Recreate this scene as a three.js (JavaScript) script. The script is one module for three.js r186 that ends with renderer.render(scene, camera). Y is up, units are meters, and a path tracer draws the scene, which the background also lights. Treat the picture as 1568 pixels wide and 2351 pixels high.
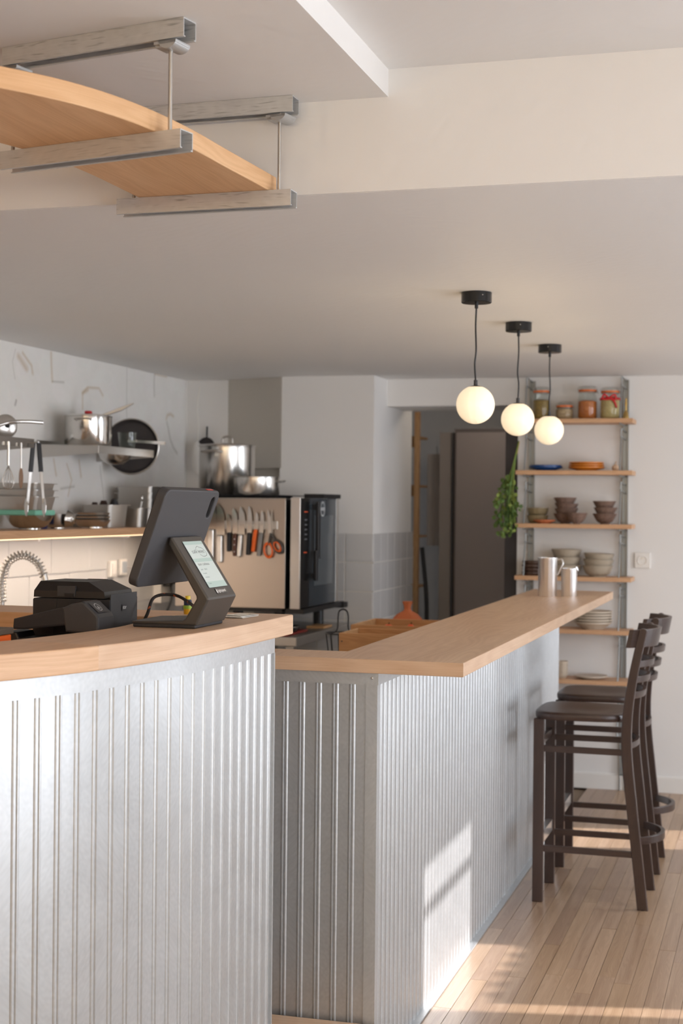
import * as THREE from 'three';
import { RoundedBoxGeometry } from 'three/addons/geometries/RoundedBoxGeometry.js';
import { mergeGeometries, toCreasedNormals } from 'three/addons/utils/BufferGeometryUtils.js';
import { ImprovedNoise } from 'three/addons/math/ImprovedNoise.js';
import { RectAreaLightUniformsLib } from 'three/addons/lights/RectAreaLightUniformsLib.js';

// ------------------------------------------------------------------ camera, sky, sun, exposure
const scene = new THREE.Scene();
const camera = new THREE.PerspectiveCamera(37.543, 1568 / 2351, 0.05, 100);
camera.position.set(0, 1.58, 0);
{
  const yaw = -16.31 * Math.PI / 180, pitch = -0.212 * Math.PI / 180, roll = 0.553 * Math.PI / 180;
  const fwd = new THREE.Vector3(Math.sin(yaw) * Math.cos(pitch), Math.sin(pitch), -Math.cos(yaw) * Math.cos(pitch));
  const right = new THREE.Vector3(Math.cos(yaw), 0, Math.sin(yaw));
  const down = new THREE.Vector3().crossVectors(fwd, right);
  const r2 = right.clone().multiplyScalar(Math.cos(roll)).addScaledVector(down, -Math.sin(roll));
  const d2 = right.clone().multiplyScalar(Math.sin(roll)).addScaledVector(down, Math.cos(roll));
  camera.quaternion.setFromRotationMatrix(new THREE.Matrix4().makeBasis(r2, d2.negate(), fwd.clone().negate()));
}
camera.focus = 3.75;
camera.userData.fStop = 5.0;
scene.add(camera);
const renderer = new THREE.WebGLRenderer({ antialias: true });
renderer.toneMapping = THREE.LinearToneMapping;
renderer.toneMappingExposure = 1.24;
renderer.shadowMap.enabled = true;
RectAreaLightUniformsLib.init();

scene.background = new THREE.Color().setRGB(0.85, 1.0, 1.22);
scene.backgroundIntensity = 1.6;
const SUN_EL = 24 * Math.PI / 180, SUN_AZ = 12 * Math.PI / 180;
const sun = new THREE.DirectionalLight(new THREE.Color().setRGB(1, 0.95, 0.94), 8);
sun.position.set(20 * Math.cos(SUN_EL) * Math.cos(SUN_AZ), 20 * Math.sin(SUN_EL), -3 - 20 * Math.cos(SUN_EL) * Math.sin(SUN_AZ));
sun.target.position.set(0, 0, -3);
sun.castShadow = true;
sun.shadow.mapSize.set(2048, 2048);
Object.assign(sun.shadow.camera, { left: -8, right: 8, top: 6, bottom: -4, near: 1, far: 40 });
scene.add(sun, sun.target);
// daylight entering by the glazed street side (one soft light per window, same size as its panes)
const DAY = new THREE.Color().setRGB(0.90, 0.97, 1.08);
const WINDOWS = [[0.9, 2.3, 0.35, 2.1], [-0.9, 0.6, 0.35, 2.1], [-2.7, -1.2, 0.35, 2.1], [-4.5, -3.0, 0.35, 2.18], [-7.55, -6.4, 0.35, 2.18]]; // z0 z1 y0 y1
for (const [z0, z1, y0, y1] of WINDOWS) daylight(z0, z1, y0, y1, z1 < -5 ? 4.8 : z0 > -1 ? 1.2 : 3.5);
function daylight(z0, z1, y0, y1, power) {
  const l = new THREE.RectAreaLight(DAY, power, z1 - z0, y1 - y0);
  l.position.set(2.27, (y0 + y1) / 2, (z0 + z1) / 2);
  l.lookAt(-5, (y0 + y1) / 2, (z0 + z1) / 2);
  scene.add(l);
}

// ------------------------------------------------------------------ helpers
let seed = 20240611;
const rnd = () => { seed = (seed * 1664525 + 1013904223) >>> 0; return seed / 4294967296; };
const rr = (a, b) => a + (b - a) * rnd();
const noise = new ImprovedNoise();
const V = (x, y, z) => new THREE.Vector3(x, y, z);
const used = {};
function numbered(name) { const n = used[name] = (used[name] ?? -1) + 1; return n ? name + '_' + String(n).padStart(3, '0') : name; }
function shade(o) { o.traverse((c) => { if (c.isMesh) { c.castShadow = true; c.receiveShadow = true; } }); return o; }
function part(name, geo, m, parent, label) {
  const o = new THREE.Mesh(Array.isArray(geo) ? merge(geo) : geo, m);
  o.name = name; o.castShadow = o.receiveShadow = true;
  if (label) o.userData.label = label;
  parent.add(o); return o;
}
function thing(name, label, category, pos = [0, 0, 0], turn = 0, group) {
  const o = new THREE.Group(); o.name = numbered(name); o.position.set(...pos); o.rotation.y = turn;
  o.userData = { label, category }; if (group) o.userData.group = group;
  scene.add(o); return o;
}
function solo(name, geo, m, label, category, group) {
  const o = part(numbered(name), geo, m, scene); o.userData = { label, category }; if (group) o.userData.group = group; return o;
}
function struct(name, geo, m, label, category = 'wall') {
  const o = part(numbered(name), geo, m, scene); o.userData = { kind: 'structure', label, category }; return o;
}
function copyOf(o, pos, turn, label, group) {
  const c = o.clone(); c.name = numbered(o.name.replace(/_\d{3}$/, '')); c.userData = { ...o.userData };
  c.position.set(...pos); if (turn !== undefined) c.rotation.y = turn; if (label) c.userData.label = label; if (group) c.userData.group = group;
  scene.add(c); return c;
}
function merge(list) {
  const gs = list.map((g) => { const n = g.index ? g.toNonIndexed() : g.clone(); for (const k of Object.keys(n.attributes)) if (!['position', 'normal', 'uv'].includes(k)) n.deleteAttribute(k); return n; });
  return mergeGeometries(gs);
}
// texture coordinates in metres, u along the grain axis
function uvm(geo, grain = 'x', off = [0, 0]) {
  const g = geo.index ? geo.toNonIndexed() : geo, p = g.attributes.position, uv = new Float32Array(p.count * 2);
  const a = V(0, 0, 0), b = V(0, 0, 0), c = V(0, 0, 0), n = V(0, 0, 0), ax = ['x', 'y', 'z'];
  for (let i = 0; i < p.count; i += 3) {
    a.fromBufferAttribute(p, i); b.fromBufferAttribute(p, i + 1); c.fromBufferAttribute(p, i + 2);
    n.crossVectors(b.clone().sub(a), c.clone().sub(a));
    const m = [Math.abs(n.x), Math.abs(n.y), Math.abs(n.z)], k = m.indexOf(Math.max(...m));
    const rest = ax.filter((_, j) => j !== k), u = rest.includes(grain) ? grain : rest[0], v = rest.find((q) => q !== u);
    [a, b, c].forEach((q, j) => { uv[(i + j) * 2] = q[u] + off[0]; uv[(i + j) * 2 + 1] = q[v] + off[1]; });
  }
  g.setAttribute('uv', new THREE.BufferAttribute(uv, 2)); return g;
}
const box = (x0, x1, y0, y1, z0, z1) => new THREE.BoxGeometry(x1 - x0, y1 - y0, z1 - z0).translate((x0 + x1) / 2, (y0 + y1) / 2, (z0 + z1) / 2);
const rbox = (w, h, d, r = 0.003, s = 2) => new RoundedBoxGeometry(w, h, d, s, r);
const cyl = (r0, r1, h, n = 32) => new THREE.CylinderGeometry(r1, r0, h, n).translate(0, h / 2, 0);
const lathe = (pts, n = 40) => toCreasedNormals(new THREE.LatheGeometry(pts.map(([x, y]) => new THREE.Vector2(x, y)), n), 0.6);
const tube = (pts, r, n = 24, k = 8, closed = false) => new THREE.TubeGeometry(new THREE.CatmullRomCurve3(pts.map((p) => V(...p)), closed, 'catmullrom', 0.5), n, r, k, closed);
function rod(a, b, r, n = 8) {
  const A = V(...a), B = V(...b), L = A.distanceTo(B), g = new THREE.CylinderGeometry(r, r, L, n);
  g.applyQuaternion(new THREE.Quaternion().setFromUnitVectors(V(0, 1, 0), B.clone().sub(A).normalize()));
  const m = A.add(B).multiplyScalar(0.5); return g.translate(m.x, m.y, m.z);
}
function bar(a, b, w, h) { // straight bar with a rectangular section, w horizontal
  const A = V(...a), B = V(...b), L = A.distanceTo(B), g = new THREE.BoxGeometry(w, h, L), o = new THREE.Object3D();
  o.position.copy(A).add(B).multiplyScalar(0.5); o.lookAt(B); o.updateMatrix(); return g.applyMatrix4(o.matrix);
}
const shapeOf = (pts) => { const s = new THREE.Shape(); pts.forEach(([x, y], i) => (i ? s.lineTo(x, y) : s.moveTo(x, y))); s.closePath(); return s; };
function extr(pts, depth, bevel = 0, curveSegments = 12) {
  const s = Array.isArray(pts) ? shapeOf(pts) : pts;
  return new THREE.ExtrudeGeometry(s, { depth, curveSegments, bevelEnabled: bevel > 0, bevelThickness: bevel, bevelSize: bevel, bevelOffset: -bevel, bevelSegments: 2, steps: 1 });
}
// plan polygon in (x, z), standing from y0 to y1
const plan = (pts, y0, y1, bevel = 0) => extr(pts.map(([x, z]) => [x, -z]), y1 - y0 - 2 * bevel, bevel).rotateX(-Math.PI / 2).translate(0, y0 + bevel, 0);
function roundRect(w, h, r) {
  const s = new THREE.Shape(), x = -w / 2, y = -h / 2;
  s.moveTo(x + r, y); s.lineTo(x + w - r, y); s.absarc(x + w - r, y + r, r, -Math.PI / 2, 0); s.lineTo(x + w, y + h - r); s.absarc(x + w - r, y + h - r, r, 0, Math.PI / 2);
  s.lineTo(x + r, y + h); s.absarc(x + r, y + h - r, r, Math.PI / 2, Math.PI); s.lineTo(x, y + r); s.absarc(x + r, y + r, r, Math.PI, Math.PI * 1.5); return s;
}
const spline = (pts, n) => new THREE.CatmullRomCurve3(pts.map(([x, z]) => V(x, 0, z)), false, 'centripetal').getSpacedPoints(n).map((p) => [p.x, p.z]);

// ------------------------------------------------------------------ textures and materials
function dataTex(w, h, fn, srgb = true, repeat = [1, 1]) {
  const d = new Uint8Array(w * h * 4);
  for (let y = 0; y < h; y++) for (let x = 0; x < w; x++) {
    const c = fn(x / w, y / h, x, y), i = (y * w + x) * 4;
    for (let k = 0; k < 3; k++) d[i + k] = Math.max(0, Math.min(255, Math.round(c[k])));
    d[i + 3] = 255;
  }
  const t = new THREE.DataTexture(d, w, h); t.wrapS = t.wrapT = THREE.RepeatWrapping; t.magFilter = THREE.LinearFilter; t.minFilter = THREE.LinearMipmapLinearFilter; t.generateMipmaps = true;
  if (srgb) t.colorSpace = THREE.SRGBColorSpace; t.repeat.set(...repeat); t.needsUpdate = true; return t;
}
// tileable noise: torus lookup
const tn = (u, v, fu, fv, s = 0) => { const a = u * Math.PI * 2, b = v * Math.PI * 2, ru = fu / 6.283, rv = fv / 6.283; return noise.noise(Math.cos(a) * ru + 7.3 + s, Math.sin(a) * ru + Math.cos(b) * rv + 3.1, Math.sin(b) * rv + s * 1.7); };
function woodTex(base, dark, len, wid, s, fine = 1) { // u along the grain
  return dataTex(1024, 512, (u, v) => {
    const warp = tn(u, v, 3, 5, s) * 0.9 + tn(u, v, 9, 9, s + 4) * 0.2;
    const ring = 0.5 + 0.5 * Math.sin((v * 14 + warp * 3.2) * 6.283 / 1);
    const fib = tn(u, v, 8, 180, s + 9), broad = tn(u, v, 2, 6, s + 20), pore = Math.max(0, tn(u, v, 40, 400, s + 31) - 0.25);
    const k = Math.max(0, Math.min(1, 0.30 + 0.22 * (ring - 0.5) * fine + 0.22 * fib + 0.30 * broad + 0.5 * pore));
    return base.map((b, i) => b + (dark[i] - b) * k);
  }, true, [1 / len, 1 / wid]);
}
const M = {};
const std = (o) => new THREE.MeshStandardMaterial(o);
const hex = (h, r = 0.6, m = 0, extra = {}) => std({ color: h, roughness: r, metalness: m, ...extra });
M.oak = std({ map: woodTex([216, 184, 154], [184, 146, 114], 1.6, 0.45, 1), roughness: 0.42 });
M.oakEdge = std({ map: woodTex([218, 180, 144], [186, 144, 106], 0.9, 0.16, 5), roughness: 0.45 });
M.shelfWood = std({ map: woodTex([216, 174, 136], [186, 140, 102], 1.2, 0.3, 8), roughness: 0.5 });
M.plank = std({ map: woodTex([224, 182, 138], [194, 146, 100], 1.3, 0.22, 11), roughness: 0.5 });
M.crate = std({ map: woodTex([200, 152, 104], [150, 100, 60], 0.8, 0.2, 14), roughness: 0.65 });
M.pine = std({ map: woodTex([206, 168, 122], [160, 116, 76], 0.8, 0.2, 17), roughness: 0.65 });
M.floor = [0, 1, 2, 3, 4, 5, 6].map((i) => { const t = [0, 6, -6, 4, -12, 9, -3][i], w = [0, 2, -3, 4, -2, 3, 4][i]; return std({ map: woodTex([182 + t, 155 + t - w * 0.3, 130 + t - w], [138 + t, 108 + t, 84 + t - w], 1.0, 0.11, 30 + i * 7), roughness: 0.30, bumpScale: 0.0004 }); });
const spangleC = dataTex(512, 512, (u, v) => { const a = tn(u, v, 60, 60, 2), b = tn(u, v, 6, 6, 9); const k = 188 + 7 * a + 4 * b; return [k - 2, k, k + 1]; }, true, [2, 2]);
const spangleR = dataTex(512, 512, (u, v) => { const a = tn(u, v, 40, 40, 12), b = tn(u, v, 5, 7, 15); const k = 255 * (0.86 + 0.06 * a + 0.06 * b); return [k, k, k]; }, false, [2, 2]);
M.zinc = std({ map: spangleC, roughnessMap: spangleR, roughness: 0.44, metalness: 0.72 });
M.zincPlain = std({ map: spangleC, roughness: 0.45, metalness: 0.65 });
M.channel = std({ map: dataTex(512, 128, (u, v) => { const a = tn(u, v, 6, 60, 3), b = tn(u, v, 30, 8, 8), c = Math.max(0, tn(u, v, 14, 40, 21) - 0.3); const k = 206 + 6 * a + 5 * b - 90 * c; return [k - 2, k, k + 1]; }, true, [1 / 0.5, 1 / 0.12]), roughness: 0.5, metalness: 0.55 });
M.steel = std({ color: new THREE.Color().setRGB(0.66, 0.64, 0.61), roughness: 0.24, metalness: 1 });
M.steelDull = std({ color: new THREE.Color().setRGB(0.55, 0.53, 0.50), roughness: 0.42, metalness: 1 });
M.steelPolish = std({ color: new THREE.Color().setRGB(0.62, 0.60, 0.57), roughness: 0.12, metalness: 1 });
M.alu = std({ color: new THREE.Color().setRGB(0.90, 0.90, 0.90), roughness: 0.33, metalness: 1 });
M.white = std({ color: new THREE.Color().setRGB(0.80, 0.785, 0.765), roughness: 0.85, bumpMap: dataTex(512, 512, (u, v) => { const k = 128 + 60 * tn(u, v, 12, 12, 3) + 50 * tn(u, v, 50, 50, 5); return [k, k, k]; }, false, [0.7, 0.7]), bumpScale: 0.0012 });
M.ceil = std({ color: new THREE.Color().setRGB(0.80, 0.785, 0.765), roughness: 0.62, bumpMap: M.white.bumpMap, bumpScale: 0.002 });
M.beige = std({ color: new THREE.Color().setRGB(0.56, 0.53, 0.48), roughness: 0.8 });
M.gloss = hex('#e9e6e1', 0.35);
M.tile = [0.63, 0.61, 0.65].map((k) => std({ color: new THREE.Color().setRGB(k, k * 0.99, k * 0.98), roughness: 0.22 }));
M.rackSteel = std({ color: new THREE.Color().setRGB(0.36, 0.38, 0.38), roughness: 0.45, metalness: 0.8 });
M.grout = hex('#e2ded7', 0.9);
M.dark = hex('#6e6666', 0.55);
M.dark2 = hex('#3a3535', 0.6);
M.black = hex('#17171a', 0.45);
M.blackGloss = hex('#101114', 0.22);
M.blackMatte = hex('#26262a', 0.62);
M.graphite = hex('#3a3a3d', 0.55);
M.stand = hex('#4a4744', 0.38, 0.35);
M.stool = std({ map: woodTex([66, 47, 39], [44, 31, 27], 0.8, 0.2, 60), roughness: 0.34 });
M.panel = std({ map: woodTex([196, 150, 108], [158, 112, 74], 1.4, 0.4, 70), roughness: 0.6 });
M.fabric = std({ color: '#e9e6df', roughness: 1 });
M.curtain = new THREE.MeshPhysicalMaterial({ color: '#f4f2ee', roughness: 1, transmission: 0.4, thickness: 0 });
M.pane = new THREE.MeshPhysicalMaterial({ color: '#ffffff', roughness: 0.02, transmission: 1, thickness: 0 });
M.jarGlass = new THREE.MeshPhysicalMaterial({ color: '#f3f6f4', roughness: 0.03, transmission: 1, thickness: 0 });
M.orange = hex('#f26a1e', 0.5);
M.red = hex('#c31622', 0.4);
function canvasMat(w, h, draw, rough = 0.5, extra = {}) {
  const c = document.createElement('canvas'); c.width = w; c.height = h; draw(c.getContext('2d'), w, h);
  const t = new THREE.CanvasTexture(c); t.colorSpace = THREE.SRGBColorSpace; t.anisotropy = 8;
  return std({ map: t, roughness: rough, polygonOffset: true, polygonOffsetFactor: -1, ...extra });
}
// ------------------------------------------------------------------ the room
const floor = struct('floor', uvm(box(-3.45, 2.4, -0.2, -0.014, -10.6, 2.5), 'z'), hex('#8d7a66', 0.7), 'pale oak strip floor of the cafe', 'floor');
{
  const w = 0.058;
  let i = 0;
  for (let x = -1.045; x < 0.95; x += w, i++) {
    let z = -8.575 + (i % 3) * -0.0;
    let first = true;
    while (z < -3.3) {
      let L = rr(0.45, 1.25); if (first) { L = rr(0.2, 1.0); first = false; }
      let z1 = Math.min(z + L, -3.3); if (-3.3 - z1 < 0.2) z1 = -3.3;
      const gap = rnd() < 0.16 ? 0.0028 : 0.0012;
      const g = uvm(new THREE.BoxGeometry(w - gap, 0.014, z1 - z - gap).translate(0, 0, 0), 'z', [rr(0, 3), rr(0, 3)]);
      const b = part('floor_board', g, M.floor[Math.floor(rnd() * 7)], floor);
      b.position.set(x + w / 2, -0.007 + rr(-0.0004, 0.0003), (z + z1) / 2);
      z = z1;
    }
  }
}
struct('ceiling', uvm(box(-3.45, 2.4, 2.328, 2.9, -10.6, -3.46)), M.ceil, 'low off-white ceiling over the kitchen and bar', 'ceiling');
struct('ceiling', uvm(box(-3.45, -0.905, 2.55, 2.9, -3.46, 2.5)), M.ceil, 'pale upper ceiling above the hanging plank shelf', 'ceiling');
struct('ceiling', uvm(box(-0.905, 2.4, 2.615, 2.9, -3.46, 2.5)), M.ceil, 'slightly higher pale ceiling past the step', 'ceiling');
struct('trim_1', uvm(box(-3.45, 2.4, 2.3285, 2.62, -3.46, -3.452)), M.ceil, 'pale upright face where the ceiling drops', 'trim');
// left wall: old plaster with patched outlines and cracks
{
  const z0 = -8.45, z1 = -5.2, y0 = 1.43, y1 = 2.328, W = 2048, H = 640, P = (z, y) => [(z1 - z) / (z1 - z0) * W, (y1 - y) / (y1 - y0) * H];
  const m = canvasMat(W, H, (c) => {
    c.fillStyle = '#e4e2de'; c.fillRect(0, 0, W, H);
    for (let i = 0; i < 900; i++) { const k = rr(222, 234); c.fillStyle = `rgba(${k},${k - 1},${k - 4},0.25)`; c.beginPath(); c.ellipse(rr(0, W), rr(0, H), rr(8, 60), rr(6, 40), rr(0, 3), 0, 7); c.fill(); }
    const line = (pts, col, wd) => { for (let k = 0; k < 3; k++) { c.strokeStyle = col; c.lineWidth = wd * (1 + k * 0.9); c.globalAlpha = 0.17 - k * 0.045; c.lineJoin = c.lineCap = 'round'; c.beginPath(); pts.forEach(([z, y], i) => { const [a, b] = P(z, y); i ? c.lineTo(a + rr(-2, 2), b + rr(-2, 2)) : c.moveTo(a, b); }); c.stroke(); } c.globalAlpha = 1; };
    const tan = '#a98d68', gray = '#8d8880';
    line([[-6.33, 2.30], [-6.30, 2.24], [-6.324, 2.158]], gray, 2); line([[-6.40, 2.29], [-6.49, 2.24], [-6.50, 2.20]], tan, 6); line([[-6.36, 2.27], [-6.44, 2.22]], tan, 12);
    line([[-6.686, 2.32], [-6.69, 2.25], [-6.702, 2.18]], tan, 6); line([[-6.702, 2.18], [-6.83, 2.187]], gray, 4);
    line([[-7.042, 2.067], [-7.04, 2.145], [-7.09, 2.18], [-7.227, 2.186], [-7.275, 2.156]], tan, 5); line([[-7.04, 2.15], [-7.1, 2.17]], tan, 8);
    line([[-7.569, 2.33], [-7.575, 2.22], [-7.582, 2.10], [-7.60, 1.95]], gray, 3); line([[-7.953, 2.33], [-7.956, 2.2]], gray, 6); line([[-7.953, 2.325], [-8.13, 2.325]], tan, 4);
    line([[-8.13, 2.08], [-8.14, 2.10], [-8.19, 2.113], [-8.24, 2.1]], tan, 7); line([[-8.14, 2.06], [-8.20, 1.96], [-8.24, 1.92], [-8.30, 1.887]], gray, 7);
    line([[-7.0, 1.80], [-7.03, 1.72]], tan, 6); line([[-6.72, 1.80], [-6.75, 1.72]], tan, 5); line([[-7.25, 1.78], [-7.30, 1.60], [-7.32, 1.5]], gray, 4); line([[-6.86, 1.78], [-6.92, 1.70], [-6.88, 1.62]], tan, 4); line([[-6.8, 1.655], [-6.95, 1.67]], gray, 5);
    line([[-6.33, 2.04], [-6.34, 2.06]], '#55504a', 5); line([[-6.1, 1.96], [-6.13, 1.99], [-6.16, 1.97]], tan, 9);
  }, 0.85, { bumpMap: M.white.bumpMap, bumpScale: 0.004 });
  m.bumpMap = M.white.bumpMap;
  const wall = struct('wall_left', uvm(merge([box(-3.75, -3.452, 0, 2.9, -9.4, 2.5), box(-3.75, -3.452, 0, 0.9, -10.35, -9.4), box(-3.75, -3.452, 2.1, 2.9, -10.35, -9.4), box(-3.75, -3.452, 0, 2.9, -10.6, -10.35)]), 'z'), M.white, 'white plastered kitchen wall', 'wall');
  const g = new THREE.PlaneGeometry(z1 - z0, y1 - y0, 130, 36).rotateY(Math.PI / 2).translate(-3.45, (y0 + y1) / 2, (z0 + z1) / 2);
  const p = g.attributes.position; for (let i = 0; i < p.count; i++) p.setX(i, -3.448 + 0.006 * noise.noise(p.getY(i) * 3, p.getZ(i) * 3, 1) + 0.003 * noise.noise(p.getY(i) * 11, p.getZ(i) * 9, 4)); g.computeVertexNormals();
  part('plaster', g, m, wall, 'uneven old plaster with tan repair outlines');
  // tiles under the wooden shelf
  const tw = 0.42, th = 0.19; let n = 0;
  for (let y = 1.425; y > 0.75; y -= th + 0.004) for (let z = -5.0 - (n++ % 2) * 0.2; z > -8.3; z -= tw + 0.004) {
    const t = part('wall_tile', rbox(0.012, th, tw, 0.0025, 1), M.tile[Math.floor(rnd() * 3)], wall); t.position.set(-3.445 + rr(-0.0006, 0.0006), y - th / 2, z - tw / 2);
  }
}
struct('wall_front', uvm(box(-3.75, 2.7, 0, 2.9, 2.5, 2.8)), M.ceil, 'white wall at the cafe front', 'wall');
struct('wall_panelling', uvm(box(-3.45, -3.43, 0, 2.55, -3.4, 2.5), 'y'), M.panel, 'oak panelling on the side wall of the front room', 'wall');
{
  // street wall with its openings
  const ops = [...WINDOWS, [-6.18, -5.338, 0.9, 2.156], [-8.27, -7.75, 0, 2.1]].sort((a, b) => a[0] - b[0]), gs = [];
  let z = -10.9;
  for (const [a, b, y0, y1] of ops) { gs.push(box(2.4, 2.7, 0, 2.9, z, a)); if (y0 > 0) gs.push(box(2.4, 2.7, 0, y0, a, b)); gs.push(box(2.4, 2.7, y1, 2.9, a, b)); z = b; }
  gs.push(box(2.4, 2.7, 0, 2.9, z, 2.8));
  struct('wall_right', uvm(merge(gs), 'z'), M.white, 'white street wall pierced by windows', 'wall');
  let n = 0;
  for (const [a, b, y0, y1] of ops) {
    n++;
    const win = struct(y0 > 0 ? 'window_' + n : 'door_1', [box(2.5, 2.56, y0, y0 + 0.05, a, b), box(2.5, 2.56, y1 - 0.05, y1, a, b), box(2.5, 2.56, y0, y1, a, a + 0.04), box(2.5, 2.56, y0, y1, b - 0.04, b)], M.gloss, y0 > 0 ? 'white window frame in the street wall' : 'glazed street door near the far corner', y0 > 0 ? 'window' : 'door');
    part('pane', box(2.528, 2.532, y0 + 0.05, y1 - 0.05, a + 0.04, b - 0.04), M.pane, win);
    if (a === -6.18) part('glazing_bar', box(2.51, 2.55, 1.925, 1.955, a, b), M.gloss, win);
  }
  // added, unseen: sheer curtains block the sun, a half curtain shapes its patch
  const drape = (z0, z1, y0, y1, m) => { const g = new THREE.PlaneGeometry(z1 - z0, y1 - y0, Math.round((z1 - z0) * 60), 1).rotateY(-Math.PI / 2).translate(0, (y0 + y1) / 2, (z0 + z1) / 2), p = g.attributes.position; for (let i = 0; i < p.count; i++) p.setX(i, 2.335 + 0.02 * Math.sin(p.getZ(i) * 55)); g.computeVertexNormals(); return g; };
  for (const [a, b, y0, y1] of WINDOWS) solo('added_sheer_curtain', drape(a - 0.05, b + 0.05, y0 - 0.1, y1 + 0.05), M.curtain, 'unseen white sheer curtain added before a street window to block the sun', 'curtain', 'added sheer curtains along the street wall');
  solo('added_half_curtain', drape(-6.22, -5.425, 0.75, 1.47), std({ color: '#ece7dd', roughness: 1, side: THREE.DoubleSide }), 'unseen cream half curtain added to shape the sun through the small street window', 'curtain');
}
// back walls
struct('wall_back', uvm(box(-3.45, -3.185, 0, 2.328, -8.75, -8.45)), M.white, 'white narrow wall in the kitchen corner', 'wall');
struct('wall_niche', uvm(plan([[-3.19, -8.457], [-2.79, -8.281], [-2.79, -8.7], [-3.19, -8.7]], 1.80, 2.328)), M.beige, 'beige angled boxing above the stock pot', 'wall');
struct('wall_niche', uvm(plan([[-3.19, -8.50], [-2.79, -8.33], [-2.79, -8.7], [-3.19, -8.7]], 0, 1.80)), M.beige, 'lower beige angled face behind the pots', 'wall');
const pillar = struct('wall_pillar', uvm(box(-2.80, -2.237, 0, 2.328, -9.2, -8.285)), M.white, 'white pillar beside the storeroom opening', 'wall');
{
  const s = 0.1605, gp = 0.0065; let r = 0;
  part('grout', [box(-2.80, -2.2335, 0.55, 1.424, -8.289, -8.2815), box(-2.2372, -2.2335, 0.55, 1.424, -9.2, -8.2815)], M.grout, pillar);
  const gt = rbox(s, s, 0.007, 0.0015, 1), gs = rbox(0.007, s, s, 0.0015, 1);
  for (let y = 1.425; y > 0.6; y -= s + gp, r++) {
    for (let k = 0; k < 4; k++) { const x1 = -2.2345 - k * (s + gp); if (x1 - s < -2.81) break; const t = part('wall_tile', gt, M.tile[Math.floor(rnd() * 3)], pillar); t.position.set(x1 - s / 2, y - s / 2, -8.281 + rr(-0.0006, 0.0006)); t.rotation.x = rr(-0.004, 0.004); t.rotation.y = rr(-0.004, 0.004); }
    for (let k = 0; k < 6; k++) { const z1 = -8.281 - k * (s - 0.008 + gp); const t = part('wall_tile', gs, M.tile[Math.floor(rnd() * 3)], pillar); t.scale.z = 0.95; t.position.set(-2.2325 + rr(-0.0006, 0.0006), y - s / 2, z1 - s * 0.475); t.rotation.y = rr(-0.004, 0.004); }
  }
}
struct('wall_lintel', uvm(box(-2.237, -1.46, 2.171, 2.328, -9.0, -8.58)), M.white, 'white wall above the storeroom opening', 'wall');
const wallR = struct('wall_back', uvm(box(-1.46, 2.4, 0, 2.328, -8.9, -8.58)), M.white, 'white back wall behind the shelf rack', 'wall');
struct('baseboard_back', [box(-1.45, 2.4, 0.0, 0.082, -8.58, -8.566), box(-1.45, 2.4, 0.082, 0.088, -8.58, -8.572)], M.gloss, 'white painted baseboard under the shelf rack wall', 'baseboard');
// storeroom behind the opening
struct('wall_storeroom', [box(-3.45, 2.4, 0, 2.328, -10.9, -10.6), box(-0.95, -0.7, 0, 2.328, -10.6, -8.9)], M.white, 'white walls of the dim storeroom', 'wall');
struct('trim_2', [box(-1.535, -1.461, 0, 2.171, -8.66, -8.60), box(-1.50, -1.461, 0, 2.171, -9.0, -8.66)], M.dark2, 'dark jamb at the storeroom opening', 'trim');
{ // window added out of view to brighten the storeroom
  const w = struct('window_9', [box(-3.6, -3.55, 0.9, 0.95, -10.35, -9.4), box(-3.6, -3.55, 2.05, 2.1, -10.35, -9.4), box(-3.6, -3.55, 0.9, 2.1, -10.35, -10.31), box(-3.6, -3.55, 0.9, 2.1, -9.44, -9.4)], M.gloss, 'white framed window added out of view to light the storeroom', 'window');
  part('pane', box(-3.577, -3.573, 0.95, 2.05, -10.31, -9.44), M.pane, w);
  part('roller_blind', box(-3.50, -3.498, 0.9, 2.1, -10.35, -9.4), hex('#8d8780', 0.9), w, 'drawn grey roller blind of the added window');
  const l = new THREE.RectAreaLight(DAY, 0.3, 0.9, 1.15); l.position.set(-3.44, 1.5, -9.875); l.lookAt(0, 1.5, -9.875); scene.add(l);  // soft fill light set inside the added window
}
// pavement outside the street wall
struct('ground', box(2.7, 30, -0.4, -0.12, -25, 20), hex('#a9a7a2', 0.9), 'grey pavement outside the street windows', 'ground');

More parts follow.
